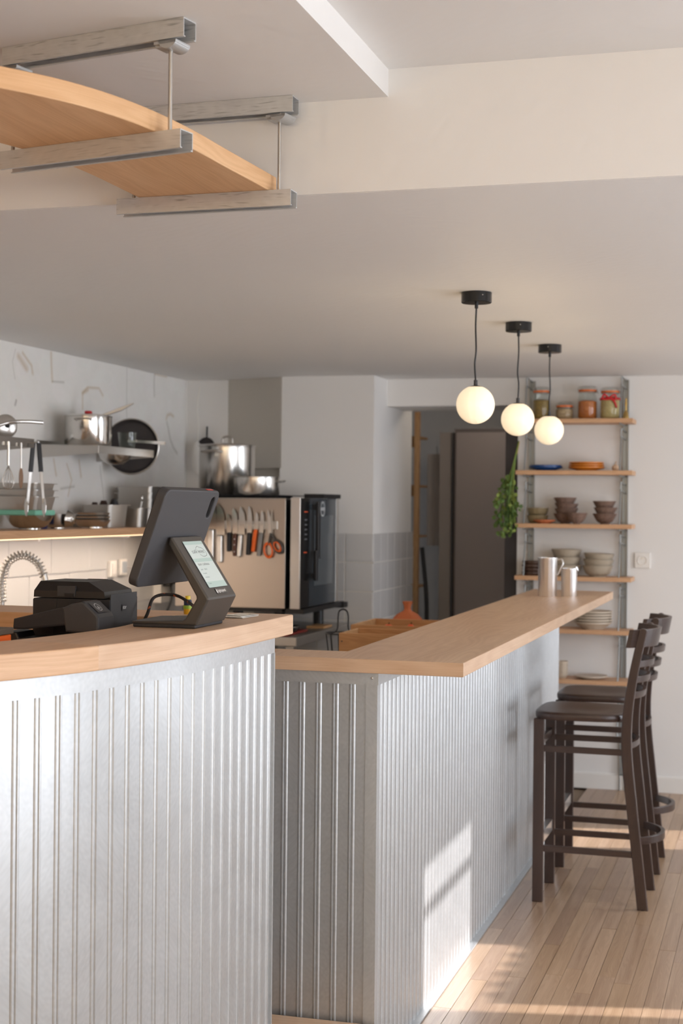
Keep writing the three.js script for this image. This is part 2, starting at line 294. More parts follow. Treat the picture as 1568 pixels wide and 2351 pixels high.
// ------------------------------------------------------------------ galvanised ribbed cladding
function ribbed(path, y0, y1, phase = 0, pitch = 0.049) { // path: [x, z] with the outside on the right when walking along it
  const prof = [[0, 0], [0.012, 0], [0.0135, 0.0018], [0.0155, 0.003], [0.0185, 0.003], [0.0205, 0.0004], [0.0225, 0.0004], [0.0245, 0.003], [0.0275, 0.003], [0.0295, 0.0018], [0.031, 0]];
  const P = path.map(([x, z]) => V(x, 0, z)), L = [0]; for (let i = 1; i < P.length; i++) L.push(L[i - 1] + P[i].distanceTo(P[i - 1]));
  const total = L[L.length - 1], pts = [];
  const at = (s) => { let i = 1; while (i < L.length - 1 && L[i] < s) i++; const t = (s - L[i - 1]) / (L[i] - L[i - 1]), d = P[i].clone().sub(P[i - 1]).normalize(); return [P[i - 1].clone().lerp(P[i], t), V(-d.z, 0, d.x)]; };
  const ss = [[0, 0]];
  for (let k = -1; k * pitch < total + pitch; k++) for (const [s, o] of prof) { const q = k * pitch + phase + s; if (q > 0.0005 && q < total - 0.0005) ss.push([q, o]); }
  ss.push([total, 0]);
  for (const [s, o] of ss) { const [p, n] = at(s); pts.push([p.x + n.x * o, p.z + n.z * o, s]); }
  const pos = [], uv = [];
  for (let i = 0; i < pts.length - 1; i++) {
    const [ax, az, as] = pts[i], [bx, bz, bs] = pts[i + 1];
    pos.push(ax, y0, az, bx, y0, bz, bx, y1, bz, ax, y0, az, bx, y1, bz, ax, y1, az);
    uv.push(as, y0, bs, y0, bs, y1, as, y0, bs, y1, as, y1);
  }
  const g = new THREE.BufferGeometry(); g.setAttribute('position', new THREE.Float32BufferAttribute(pos, 3)); g.setAttribute('uv', new THREE.Float32BufferAttribute(uv, 2)); g.computeVertexNormals(); return g;
}
function strip(path, y0, y1, off) { // flat trim strip following a path, outside on the right
  const pos = [], uv = []; let s = 0;
  const q = path.map(([x, z], i) => { const a = path[Math.max(0, i - 1)], b = path[Math.min(path.length - 1, i + 1)], dx = b[0] - a[0], dz = b[1] - a[1], l = Math.hypot(dx, dz); return [x - dz / l * off, z + dx / l * off]; });
  for (let i = 0; i < q.length - 1; i++) {
    const [ax, az] = q[i], [bx, bz] = q[i + 1], [cx, cz] = path[i], [dx, dz] = path[i + 1], l = Math.hypot(bx - ax, bz - az), quad = (p, u) => { pos.push(...p[0], ...p[1], ...p[2], ...p[0], ...p[2], ...p[3]); uv.push(...u[0], ...u[1], ...u[2], ...u[0], ...u[2], ...u[3]); };
    quad([[ax, y0, az], [bx, y0, bz], [bx, y1, bz], [ax, y1, az]], [[s, y0], [s + l, y0], [s + l, y1], [s, y1]]);
    quad([[cx, y0, cz], [dx, y0, dz], [bx, y0, bz], [ax, y0, az]], [[s, 0], [s + l, 0], [s + l, off], [s, off]]);
    s += l;
  }
  const g = new THREE.BufferGeometry(); g.setAttribute('position', new THREE.Float32BufferAttribute(pos, 3)); g.setAttribute('uv', new THREE.Float32BufferAttribute(uv, 2)); g.computeVertexNormals(); return g;
}
// ------------------------------------------------------------------ bar
{
  const b = thing('bar_counter', 'long bar base clad in ribbed galvanised sheet beneath the oak bar top', 'bar counter');
  part('carcass', [box(-1.30, -1.078, 0, 1.118, -7.555, -4.03), box(-2.30, -1.30, 0, 1.118, -4.16, -4.03)], M.white, b);
  part('ribbed_sheet', ribbed([[-2.30, -4.02], [-1.098, -4.02]], 0.0, 1.118, 0.012), M.zinc, b, 'ribbed galvanised end sheet');
  part('ribbed_sheet', ribbed([[-1.07, -4.045], [-1.07, -6.12]], 0.004, 1.118, 0.0), M.zinc, b, 'ribbed galvanised sheet along the stool side');
  part('ribbed_sheet', ribbed([[-1.0695, -6.124], [-1.0695, -7.555]], 0.004, 1.118, 0.02), M.zinc, b, 'ribbed galvanised sheet along the stool side');
  part('top_trim', [uvm(box(-2.30, -1.072, 1.088, 1.1225, -4.022, -4.0125)), uvm(box(-1.072, -1.0635, 1.088, 1.1225, -7.556, -4.0125), 'z')], M.zincPlain, b, 'flat galvanised strip under the bar top');
  part('corner_trim', [uvm(box(-1.10, -1.072, 0, 1.088, -4.022, -4.0165), 'y'), uvm(box(-1.072, -1.067, 0, 1.088, -4.05, -4.0165), 'y')], M.zincPlain, b, 'plain galvanised corner angle');
  part('base_trim', uvm(box(-1.07, -1.045, 0.0005, 0.006, -7.556, -4.02), 'z'), M.zincPlain, b);
  const sc = new THREE.SphereGeometry(0.0035, 10, 8).scale(1, 1, 0.5);
  for (const x of [-1.082, -1.6, -2.1]) { const s = part('screw', sc, M.steel, b); s.position.set(x, 1.107, -4.0125); }
  const top = solo('bar_worktop', uvm(plan([[-0.82, -3.985], [-0.82, -7.72], [-1.235, -7.80], [-1.205, -4.19], [-2.35, -4.19], [-2.35, -4.005]], 1.1225, 1.161, 0.0022), 'z', [0.3, 0.2]), M.oak, 'long solid oak bar top with a short return on the ribbed bar', 'worktop');
}
solo('wooden_step', uvm(new RoundedBoxGeometry(1.62, 0.155, 0.30, 2, 0.004).translate(-1.80, 0.0775, -3.85), 'x'), M.oak, 'low oak step at the foot of the bar end', 'step');

// ------------------------------------------------------------------ curved service counter
{
  const O = spline([[-2.25, -1.72], [-1.9, -1.86], [-1.62, -2.09], [-1.475, -2.31], [-1.384, -2.494], [-1.312, -2.67], [-1.258, -2.88], [-1.224, -3.1], [-1.209, -3.35], [-1.207, -3.69]], 90);
  const I = spline([[-2.3, -1.98], [-2.0, -2.12], [-1.78, -2.32], [-1.62, -2.53], [-1.521, -2.74], [-1.487, -2.88], [-1.463, -3.02], [-1.455, -3.16], [-1.468, -3.3], [-1.475, -3.48]], 60);
  const inset = O.map(([x, z], i) => { const a = O[Math.max(0, i - 1)], b = O[Math.min(O.length - 1, i + 1)], dx = b[0] - a[0], dz = b[1] - a[1], l = Math.hypot(dx, dz); return [x + dz / l * 0.03, z - dx / l * 0.03]; }).filter(([, z]) => z > -3.615);
  inset.push([inset[inset.length - 1][0], -3.615]);
  const base = thing('service_counter', 'curved service counter clad in ribbed galvanised sheet holding the till', 'counter');
  const core = inset.map(([x, z], i) => { const a = inset[Math.max(0, i - 1)], b = inset[Math.min(inset.length - 1, i + 1)], dx = b[0] - a[0], dz = b[1] - a[1], l = Math.hypot(dx, dz); return [x + dz / l * 0.009, z - dx / l * 0.009]; });
  part('carcass', plan([...core, [-2.3, -3.61]], 0, 1.21), M.white, base);
  part('ribbed_sheet', ribbed(inset, 0.0, 1.245, 0.018, 0.0525), M.zinc, base, 'curved ribbed galvanised sheet');
  part('top_trim', strip(inset, 1.208, 1.249, 0.0068), M.zincPlain, base, 'flat galvanised strip bent under the counter top');
  const e = inset[inset.length - 1];
  part('end_trim', uvm(box(e[0] - 0.03, e[0] + 0.006, 0, 1.208, -3.621, -3.6145), 'y'), M.zincPlain, base);
  part('worktop', uvm(plan([...inset.map(([x, z]) => [x - 0.02, z]), [-2.3, -3.60]], 1.21, 1.2495), 'x'), M.oak, base, 'lower oak work surface inside the ledge');
  const ledge = thing('counter_ledge', 'raised curved oak ledge on the ribbed service counter', 'worktop');
  const cut = O.findIndex(([, z]) => z < -2.725), cutI = I.findIndex(([, z]) => z < -2.75);
  const A = [...O.slice(0, cut + 1), ...I.slice(0, cutI + 1).reverse()], B = [...O.slice(cut), [-1.212, -3.70], [-1.48, -3.70], ...I.slice(cutI).reverse()];
  part('ledge_board', uvm(plan(A, 1.25, 1.30, 0.003), 'z', [0.1, 0.5]), M.oakEdge, ledge);
  part('ledge_board', uvm(plan(B, 1.25, 1.30, 0.003), 'z', [0.75, 0.2]), M.oak, ledge);
  part('ledge_board', uvm(plan([[-1.4805, -3.485], [-2.3, -3.485], [-2.3, -3.715], [-1.4805, -3.70]], 1.25, 1.30, 0.003), 'x', [0.3, 0.1]), M.oakEdge, ledge);
}
// ------------------------------------------------------------------ plank shelf hung from the ceiling
{
  const h = thing('hanging_shelf', 'curved oak plank shelf hung on steel channels and threaded rods from the ceiling', 'shelf');
  const U = (L) => { const w = 0.0225, t = 0.0022, H = 0.038, l = 0.007; const g = extr([[-w, 0], [w, 0], [w, -H], [w - l, -H], [w - l, -H + t], [w - t, -H + t], [w - t, -t], [-w + t, -t], [-w + t, -H + t], [-w + l, -H + t], [-w + l, -H], [-w, -H]], L).rotateY(Math.PI / 2).translate(-L / 2, 0, 0); return uvm(g, 'x', [rr(0, 1), rr(0, 1)]); };
  const put = (name, L, x, y, z, turn) => { const o = part(name, U(L), M.channel, h); o.position.set(x, y, z); o.rotation.y = turn; return o; };
  const a1 = 0.205, cx1 = -1.373, cz1 = -2.852;
  put('ceiling_channel', 0.462, cx1, 2.5495, cz1, -0 + a1 * -1 * -1 * 0 - 0.2); put('bearing_channel', 0.462, cx1 - 0.004, 2.328, cz1 + 0.002, -0.2);
  put('ceiling_channel', 0.45, -1.343, 2.5495, -3.408, -0.03); put('bearing_channel', 0.452, -1.346, 2.328, -3.404, -0.02);
  const rods = [[-1.19, -2.812], [-1.585, -2.892], [-1.158, -3.402], [-1.538, -3.412]];
  for (const [x, z] of rods) part('threaded_rod', [rod([x, 2.296, z], [x, 2.535, z], 0.0042, 10), cyl(0.008, 0.008, 0.006, 6).translate(x, 2.318, z), cyl(0.0085, 0.0085, 0.006, 6).translate(x, 2.496, z)], M.steelDull, h);
  for (const [x, z] of rods) {
    const half = new THREE.CylinderGeometry(0.021, 0.021, 0.052, 20, 1, false, -Math.PI / 2, Math.PI).rotateX(Math.PI / 2).scale(1, 0.75, 1);
    part('rod_clamp', [box(-0.03, 0.022, -0.006, 0, -0.026, 0.026), box(-0.03, -0.0, -0.011, -0.006, -0.020, 0.020), half.translate(0.002, 0, 0)].map((g) => g.rotateY(-0.2).translate(x + 0.006, 2.507, z)), M.zincPlain, h);
  }
  const R = spline([[-1.8, -2.0], [-1.55, -2.22], [-1.37, -2.425], [-1.288, -2.553], [-1.245, -2.663], [-1.217, -2.784], [-1.198, -2.945], [-1.188, -3.158], [-1.178, -3.36], [-1.175, -3.43]], 60);
  const Lf = spline([[-2.05, -2.25], [-1.82, -2.42], [-1.64, -2.66], [-1.555, -2.85], [-1.52, -3.05], [-1.515, -3.37], [-1.515, -3.43]], 40);
  part('plank', uvm(plan([...R, ...Lf.reverse()], 2.3285, 2.369, 0.002), 'z', [0.2, 0.4]), M.plank, h, 'curved oak plank');
}
// ------------------------------------------------------------------ pendant lamps over the bar
{
  const globeM = std({ color: '#fff3dd', roughness: 0.35, emissive: new THREE.Color().setRGB(1.0, 0.79, 0.52), emissiveIntensity: 0.52 });
  const pts = (r) => { const a = []; for (let i = 0; i <= 30; i++) { const t = Math.PI * i / 30 * 0.875; a.push([r * Math.sin(Math.PI - Math.PI * i / 30 * 0.875 - 0) || 0, -r * Math.cos(t)]); } a[0][0] = 0.0001; return a; };
  const names = ['white glass globe pendant on a black cord, the one over the near bar end', 'white glass globe pendant on a black cord, middle one of the row over the bar', 'white glass globe pendant on a black cord, the one beside the shelf rack', ...Array(3).fill('white glass globe pendant over the front room tables')];
  const spots = [[-1.028, 2.328, -5.159, 0.12], [-1.028, 2.328, -6.03, 0.12], [-1.028, 2.328, -6.88, 0.12], [0.7, 2.615, 0.8, 1.9], [-0.6, 2.615, 0.9, 1.9], [-1.9, 2.55, 0.8, 1.9]];
  spots.forEach(([x, y, z, power], i) => {
    const L = thing('globe_pendant', names[i], 'lamp', [x, y, z], i * 0.7, i < 3 ? 'globe pendants over the bar' : 'globe pendants in the front room');
    const can = part('ceiling_rose', [lathe([[0.0001, -0.001], [0.053, -0.001], [0.053, -0.034], [0.051, -0.0365], [0.0001, -0.0365]], 48)], M.blackGloss, L, 'black round ceiling rose');
    part('screw', new THREE.SphereGeometry(0.0022, 8, 6).translate(Math.sin(0.6 - i) * 0.053, -0.014, Math.cos(0.6 - i) * 0.053), M.steel, can);
    part('cord_grip', lathe([[0.0001, -0.0365], [0.0062, -0.0365], [0.0062, -0.054], [0.0048, -0.056], [0.0001, -0.056]], 16), M.black, L);
    const w = [0.004, -0.003, 0.003][i % 3];
    part('cord', tube([[0, -0.05, 0], [-w * 0.5, -0.12, 0], [w * 0.3, -0.2, w], [-w, -0.25, 0], [0, -0.312, 0]], 0.0031, 40, 8), M.black, L);
    part('lamp_cap', lathe([[0.0001, -0.304], [0.0068, -0.304], [0.0068, -0.323], [0.012, -0.3235], [0.024, -0.328], [0.0325, -0.3345], [0.0325, -0.337], [0.0001, -0.337]], 32), M.graphite, L, 'grey dome cap');
    part('globe', lathe(pts(0.0667), 48).translate(0, -0.39, 0), globeM, L, 'glowing white glass globe');
    const p = new THREE.PointLight(new THREE.Color().setRGB(1, 0.78, 0.48), power, 0, 2); p.position.set(x, y - 0.39, z); p.castShadow = true; p.shadow.radius = 3; scene.add(p);
  });
}
// ------------------------------------------------------------------ bar stools
{
  function seatGeo() {
    const R = 14, N = 48, pos = [], idx = [], a = 0.185, b = 0.2, n = 4.2, cx = -0.05;
    const rim = (t) => { const c = Math.cos(t), s = Math.sin(t), k = Math.pow(Math.pow(Math.abs(c) / a, n) + Math.pow(Math.abs(s) / b, n), -1 / n); return [c * k, s * k * (1 + 0.06 * -c)]; };
    const ring = (f, y) => { for (let j = 0; j < N; j++) { const [x, z] = rim(j / N * Math.PI * 2); pos.push(cx + x * f, typeof y === 'function' ? y(x * f, z * f, f) : y, z * f); } };
    for (let i = 1; i <= R; i++) { const f = i / R * 0.965; ring(f, (x, z, q) => 0.766 - 0.011 * Math.exp(-((x - 0.03) ** 2 / 0.008 + z * z / 0.011)) - (q > 0.9 ? (q - 0.9) * 0.02 : 0)); }
    ring(0.99, 0.7615); ring(1, 0.755); ring(1, 0.742); ring(0.985, 0.7365); ring(0.6, 0.735); ring(0.05, 0.735);
    const rows = R + 6, c = pos.length / 3; pos.push(cx, 0.757, 0);
    for (let j = 0; j < N; j++) { const k = (j + 1) % N; idx.push(c, k, j); for (let i = 0; i < rows - 1; i++) { const p = i * N + j, q = i * N + k, r = p + N, s = q + N; idx.push(p, q, r, q, s, r); } }
    const g = new THREE.BufferGeometry(); g.setAttribute('position', new THREE.Float32BufferAttribute(pos, 3)); g.setIndex(idx);
    const h = toCreasedNormals(g, 0.7); const P = h.attributes.position, uv = []; for (let i = 0; i < P.count; i++) uv.push(P.getX(i), P.getZ(i)); h.setAttribute('uv', new THREE.Float32BufferAttribute(uv, 2)); return h;
  }
  function rearLeg() {
    const c = new THREE.CatmullRomCurve3([[0.208, 0], [0.183, 0.221], [0.161, 0.409], [0.139, 0.632], [0.142, 0.77], [0.163, 0.925], [0.186, 1.04], [0.199, 1.098]].map(([x, y]) => V(x, y, 0))), p = c.getPoints(30), L = [], R = [];
    p.forEach((q, i) => { const w = 0.021 - 0.005 * Math.max(0, (q.y - 0.6) / 0.5); L.push([q.x - w, q.y]); R.push([q.x + w, q.y]); });
    const top = R[R.length - 1], tl = L[L.length - 1]; const cap = []; for (let k = 1; k < 6; k++) { const t = k / 6 * Math.PI; cap.push([(top[0] + tl[0]) / 2 + Math.cos(t) * 0.016, top[1] + Math.sin(t) * 0.012]); }
    return uvm(extr([...L.reverse().reverse().slice(0, 0), ...R, ...cap, ...L.reverse()], 0.020, 0.003), 'y').translate(0, 0, -0.013);
  }
  const bow = (half, xEnd, xMid, y, h, t, lean = 0) => { // bent rail seen from above
    const N = 24, o = [], i = []; for (let k = 0; k <= N; k++) { const z = -half + 2 * half * k / N, q = (z / half) ** 2, x = xMid - (xMid - xEnd) * Math.pow(q, 1.15); o.push([x + t / 2, z]); i.push([x - t / 2, z]); }
    const g = plan([...o, ...i.reverse()], y - h / 2, y + h / 2, 0.002), P = g.attributes.position; if (lean) for (let k = 0; k < P.count; k++) P.setX(k, P.getX(k) + (P.getY(k) - y) * lean); g.computeVertexNormals(); return uvm(g, 'z');
  };
  const s = thing('bar_stool', 'dark brown wooden bar stool, the one standing further from the shelf rack', 'stool', [-0.72, 0, -6.195], 0, 'bar stools at the bar');
  part('seat', seatGeo(), M.stool, s, 'dished dark wooden seat');
  for (const d of [-1, 1]) {
    part('leg', uvm(new RoundedBoxGeometry(0.042, 0.737, 0.03, 2, 0.003).translate(-0.209, 0.3685, d * 0.158), 'y'), M.stool, s);
    part('leg', rearLeg().translate(0, 0, d * 0.168), M.stool, s);
    part('stretcher', uvm(bar([-0.19, 0.617, d * 0.16], [0.13, 0.617, d * 0.167], 0.016, 0.024), 'x'), M.stool, s);
    part('stretcher', uvm(bar([-0.19, 0.216, d * 0.16], [0.18, 0.216, d * 0.167], 0.016, 0.024), 'x'), M.stool, s);
  }
  part('stretcher', uvm(bar([-0.209, 0.64, -0.15], [-0.209, 0.64, 0.15], 0.018, 0.03), 'z'), M.stool, s);
  const fr = part('stretcher', uvm(bar([-0.209, 0.255, -0.15], [-0.209, 0.255, 0.15], 0.018, 0.028), 'z'), M.stool, s);
  part('foot_plate', [box(-0.2225, -0.1955, 0.269, 0.2715, -0.142, 0.142), box(-0.1985, -0.196, 0.226, 0.2715, -0.142, 0.142), box(-0.2225, -0.22, 0.226, 0.2715, -0.142, 0.142)], M.alu, fr, 'silver metal foot plate');
  part('stretcher', bow(0.16, 0.135, 0.165, 0.64, 0.024, 0.016), M.stool, s);
  part('stretcher', bow(0.162, 0.185, 0.27, 0.27, 0.03, 0.018), M.stool, s);
  part('top_rail', bow(0.195, 0.150, 0.243, 1.070, 0.072, 0.017, 0.2), M.stool, s, 'curved top rail of the backrest');
  for (const [y, a, b] of [[0.967, 0.165, 0.222], [0.905, 0.152, 0.206], [0.842, 0.145, 0.19]]) part('back_slat', bow(0.168, a, b, y, 0.027, 0.015, 0.15), M.stool, s);
  for (const [x, z] of [[-0.209, -0.158], [-0.209, 0.158], [0.208, -0.168], [0.208, 0.168]]) part('foot_glide', cyl(0.011, 0.012, 0.004, 12).translate(x, 0, z), M.black, s);
  copyOf(s, [-0.722, 0, -6.81], 0.01, 'dark brown wooden bar stool, the one standing closer to the shelf rack');
}
// ------------------------------------------------------------------ shelf rack on the back wall
const SH = [2.079, 1.792, 1.495, 1.203, 0.911, 0.633];
{
  const r = thing('shelf_rack', 'tall open rack of oak shelves on galvanised wire uprights on the back wall', 'shelf');
  for (const y of SH) part('shelf_board', uvm(new RoundedBoxGeometry(0.645, 0.024, 0.205, 2, 0.002).translate(-1.113, y - 0.012, -8.462), 'x', [rr(0, 2), rr(0, 1)]), M.shelfWood, r);
  for (const x of [-1.376, -0.848]) {
    part('wall_rail', [box(x - 0.013, x + 0.013, 0.0, 2.305, -8.578, -8.572), box(x - 0.016, x - 0.0125, 0, 2.305, -8.578, -8.556), box(x + 0.0125, x + 0.016, 0, 2.305, -8.578, -8.556)], M.rackSteel, r);
    for (const y of [...SH, 0.36]) {
      const f = -8.366, xs = x - 0.012;
      part('wire_bracket', [rod([xs, y - 0.03, f], [xs, y + 0.19, f - 0.07], 0.0045), rod([xs, y + 0.19, f - 0.07], [xs, y + 0.235, f - 0.07], 0.0045), rod([xs, y + 0.19, f - 0.07], [x, y + 0.175, -8.565], 0.0042), rod([xs, y + 0.235, f - 0.07], [x, y + 0.22, -8.565], 0.0042), rod([xs, y - 0.03, f], [x, y - 0.03, -8.565], 0.0045), new THREE.SphereGeometry(0.007, 10, 8).translate(xs, y + 0.19, f - 0.07)], M.rackSteel, r);
    }
  }
}
// crockery and jars
const clay = (c, r = 0.6) => hex(c, r);
function bowlGeo(r, h, foot, t = 0.005, round = 0.5) {
  const o = [[0.0001, 0], [foot, 0], [foot, 0.006]]; for (let i = 1; i <= 8; i++) { const k = i / 8; o.push([foot + (r - foot) * Math.pow(k, round), 0.006 + (h - 0.006) * k]); }
  o.push([r - t, h]); for (let i = 7; i >= 1; i--) { const k = i / 8; o.push([Math.max(0.002, foot + (r - foot) * Math.pow(k, round) - t), 0.006 + (h - 0.006) * k + t * 0.6]); } o.push([0.0001, 0.012]); return lathe(o, 40);
}
const GZ = -8.45;
{
  const jar = (x, r, h, fill, col, label, ribbon) => {
    const j = thing('storage_jar', label, 'jar', [x, SH[0], GZ], 0, 'clip-top jars on the top shelf'), s = h - 0.03;
    part('glass_body', lathe([[0.0001, 0.001], [r * 0.9, 0.001], [r, 0.012], [r, s * 0.72], [r * 0.86, s * 0.9], [r * 0.84, s]], 36), M.jarGlass, j, 'clear glass body');
    part('contents', lathe([[0.0001, 0.005], [r * 0.86, 0.005], [r * 0.94, 0.014], [r * 0.94, fill], [r * 0.6, fill + 0.006], [0.0001, fill + 0.003]], 30), col, j);
    part('rubber_seal', lathe([[r * 0.8, s], [r * 0.93, s], [r * 0.93, s + 0.01], [r * 0.8, s + 0.01]], 32), hex('#d8743c', 0.6), j, 'orange rubber seal');
    part('lid', lathe([[r * 0.88, s + 0.01], [r * 0.88, s + 0.016], [r * 0.78, s + 0.024], [r * 0.7, s + 0.021], [0.0001, s + 0.020]], 32), M.jarGlass, j, 'clear glass lid');
    part('wire_clip', [tube([[-r * 0.9, s + 0.004, 0], [-r * 0.95, s + 0.02, 0.01], [-r * 0.5, s + 0.03, 0], [0, s + 0.031, 0], [r * 0.5, s + 0.03, 0], [r * 0.95, s + 0.02, 0.01], [r * 0.9, s - 0.006, 0]], 0.0016, 30, 6), new THREE.TorusGeometry(r * 0.9, 0.0016, 6, 32).rotateX(Math.PI / 2).translate(0, s - 0.004, 0), rod([r * 0.9, s + 0.01, 0.004], [r * 1.1, s - 0.01, 0.012], 0.002)], M.steelDull, j);
    if (ribbon) {
      const rb = part('ribbon', [new THREE.TorusGeometry(r * 0.98, 0.005, 6, 32).rotateX(Math.PI / 2).scale(1, 1.6, 1).translate(0, s * 0.76, 0), tube([[0, s * 0.76, r], [-0.025, s * 0.76 + 0.022, r + 0.01], [-0.036, s * 0.76, r + 0.006], [-0.01, s * 0.76 - 0.004, r + 0.004], [0, s * 0.76, r + 0.004], [0.012, s * 0.76 + 0.012, r + 0.008], [0.032, s * 0.76 + 0.02, r + 0.004], [0.034, s * 0.76 - 0.004, r], [0.004, s * 0.76, r + 0.004]], 0.006, 60, 6), tube([[0.01, s * 0.76, r + 0.004], [0.03, s * 0.62, r * 0.96], [0.04, s * 0.42, r * 0.8]], 0.006, 14, 6)], M.red, j, 'red ribbon bow');
    }
  };
  const speck = (a, b, s) => std({ map: dataTex(128, 128, (u, v) => { const k = tn(u, v, 26, 26, s) > 0 ? 1 : 0, n = tn(u, v, 60, 60, s + 3) * 14; return [0, 1, 2].map((i) => (k ? a[i] : b[i]) + n); }, true, [3, 2]), roughness: 0.6 });
  jar(-1.308, 0.049, 0.182, 0.105, speck([150, 122, 52], [122, 98, 44], 3), 'tall glass jar of olive-green preserve with orange seal');
  jar(-1.176, 0.050, 0.098, 0.055, speck([206, 180, 144], [166, 138, 104], 7), 'short glass jar of pale beige grains');
  jar(-1.049, 0.054, 0.184, 0.098, speck([206, 122, 52], [176, 96, 38], 11), 'tall glass jar half full of orange preserve');
  jar(-0.924, 0.055, 0.176, 0.118, speck([204, 186, 132], [184, 166, 112], 15), 'glass jar of pale liquid tied with a red ribbon', true);
  const bell = thing('hand_bell', 'small brass hand bell at the end of the top shelf', 'bell', [-0.835, SH[0], GZ + 0.02]);
  const brass = std({ color: new THREE.Color().setRGB(0.55, 0.38, 0.14), roughness: 0.3, metalness: 1 });
  part('bell_body', lathe([[0.019, 0], [0.0195, 0.004], [0.015, 0.016], [0.0125, 0.034], [0.008, 0.044], [0.0001, 0.046]], 24), brass, bell);
  part('handle', lathe([[0.004, 0.044], [0.006, 0.054], [0.0045, 0.066], [0.0075, 0.082], [0.0045, 0.096], [0.006, 0.108], [0.0001, 0.118]], 20), brass, bell);
  // second shelf
  const plate = (r, h) => lathe([[0.0001, 0], [r * 0.55, 0], [r * 0.6, 0.004], [r * 0.97, h - 0.008], [r, h - 0.006], [r, h], [r * 0.96, h], [r * 0.58, 0.008], [0.0001, 0.008]], 48);
  const blue = clay('#1d4a86', 0.3), org = clay('#d47f22', 0.35);
  { const b = solo('plate', plate(0.095, 0.024), blue, 'glossy blue plate on the second shelf from the top', 'plate'); b.position.set(-1.278, SH[1], GZ); const c = solo('plate', plate(0.088, 0.022), blue, 'blue plate nested in the blue plate on the second shelf', 'plate'); c.position.set(-1.278, SH[1] + 0.009, GZ); }
  for (let i = 0; i < 3; i++) { const p = solo('plate', plate(0.1 - 0.002 * i, 0.022), org, ['orange plate, lowest of the stack of three', 'orange plate, middle of the stack of three', 'orange plate, topmost of the stack of three'][i], 'plate', 'stacked orange plates'); p.position.set(-1.051, SH[1] + i * 0.0128, GZ); }
  { const g = thing('garlic_bulb', 'small pale garlic bulb beside the right upright', 'garlic', [-0.892, SH[1], GZ]); part('bulb', lathe([[0.0001, 0], [0.012, 0.001], [0.02, 0.012], [0.017, 0.026], [0.006, 0.036], [0.0001, 0.037]], 18), clay('#d3b598', 0.6), g); part('stem', rod([0, 0.034, 0], [0.004, 0.052, 0], 0.0035), clay('#c9ab8a', 0.7), g); }
  // third shelf
  const moss = clay('#8d7d5c', 0.55), stone = std({ map: speck([134, 108, 94], [104, 82, 71], 21).map, roughness: 0.8 });
  for (let i = 0; i < 2; i++) { const b = solo('bowl', bowlGeo(0.06, 0.046, 0.042, 0.004, 0.35), moss, i ? 'olive ribbed bowl, upper of two beside the herb bunch' : 'olive ribbed bowl, lower of two beside the herb bunch', 'bowl', 'olive bowls'); b.position.set(-1.325, SH[2] + i * 0.042, GZ - 0.02); }
  { const b = solo('saucer', plate(0.062, 0.022), clay('#b9683f', 0.7), 'terracotta saucer on the third shelf', 'saucer'); b.position.set(-1.277, SH[2], GZ + 0.045); }
  const stoneBowl = bowlGeo(0.066, 0.058, 0.026, 0.006, 0.55), ord = ['lowest', 'second', 'third', 'topmost'];
  for (let i = 0; i < 4; i++) { const b = solo('bowl', stoneBowl, stone, `brown stoneware bowl, ${ord[i]} of the stack of four`, 'bowl', 'stack of four stoneware bowls'); b.position.set(-1.168 + [0, 0.006, 0.004, -0.002][i], SH[2] + i * 0.0285 + (i > 2 ? 0.004 : 0), GZ - 0.015); if (i < 3) b.rotation.z = [0, 0.02, -0.03][i]; if (i === 3) b.scale.set(0.97, 1, 0.97); }
  { const b = solo('bowl', bowlGeo(0.059, 0.062, 0.02, 0.006, 0.5), stone, 'small brown stoneware bowl standing alone between the two stacks', 'bowl'); b.position.set(-1.092, SH[2], GZ + 0.083); }
  for (let i = 0; i < 3; i++) { const b = solo('bowl', stoneBowl, stone, `brown stoneware bowl, ${['lowest', 'middle', 'topmost'][i]} of the stack of three`, 'bowl', 'stack of three stoneware bowls'); b.position.set(-0.947 + [0, 0.004, -0.003][i], SH[2] + i * 0.036, GZ); b.scale.setScalar(1.02 - i * 0.02); }
  // fourth shelf
  const cocoa = clay('#4a3427', 0.6), sand = clay('#ab9f8d', 0.5);
  for (let i = 0; i < 4; i++) { const b = solo('dish', lathe([[0.0001, 0], [0.046, 0], [0.055, 0.01], [0.0555, 0.02], [0.051, 0.02], [0.046, 0.008], [0.0001, 0.008]], 36), cocoa, `dark brown ramekin dish, ${ord[i]} of the stack of four`, 'dish', 'dark brown dishes'); b.position.set(-1.352 + (i % 2) * 0.003, SH[3] + i * 0.0206, GZ); }
  const big = bowlGeo(0.085, 0.062, 0.045, 0.006, 0.42);
  for (let i = 0; i < 3; i++) { const a = solo('bowl', big, sand, `sand-coloured bowl, ${['lowest', 'middle', 'topmost'][i]} of the stack behind the metal jugs`, 'bowl', 'sand bowls behind the jugs'); a.position.set(-1.159, SH[3] + i * 0.044, GZ - 0.005); a.rotation.z = [0, 0.01, -0.015][i]; }
  for (let i = 0; i < 3; i++) { const a = solo('bowl', big, sand, `sand-coloured bowl, ${['lowest', 'middle', 'topmost'][i]} of the stack by the right upright`, 'bowl', 'sand bowls by the upright'); a.position.set(-0.983 + i * 0.002, SH[3] + i * 0.034, GZ); a.rotation.z = [0, -0.035, -0.045][i]; }
  // fifth and sixth shelf
  const cream = clay('#c9bba8', 0.45), deep = lathe([[0.0001, 0], [0.06, 0], [0.064, 0.006], [0.1, 0.032], [0.105, 0.034], [0.105, 0.041], [0.1, 0.041], [0.062, 0.012], [0.0001, 0.012]], 48);
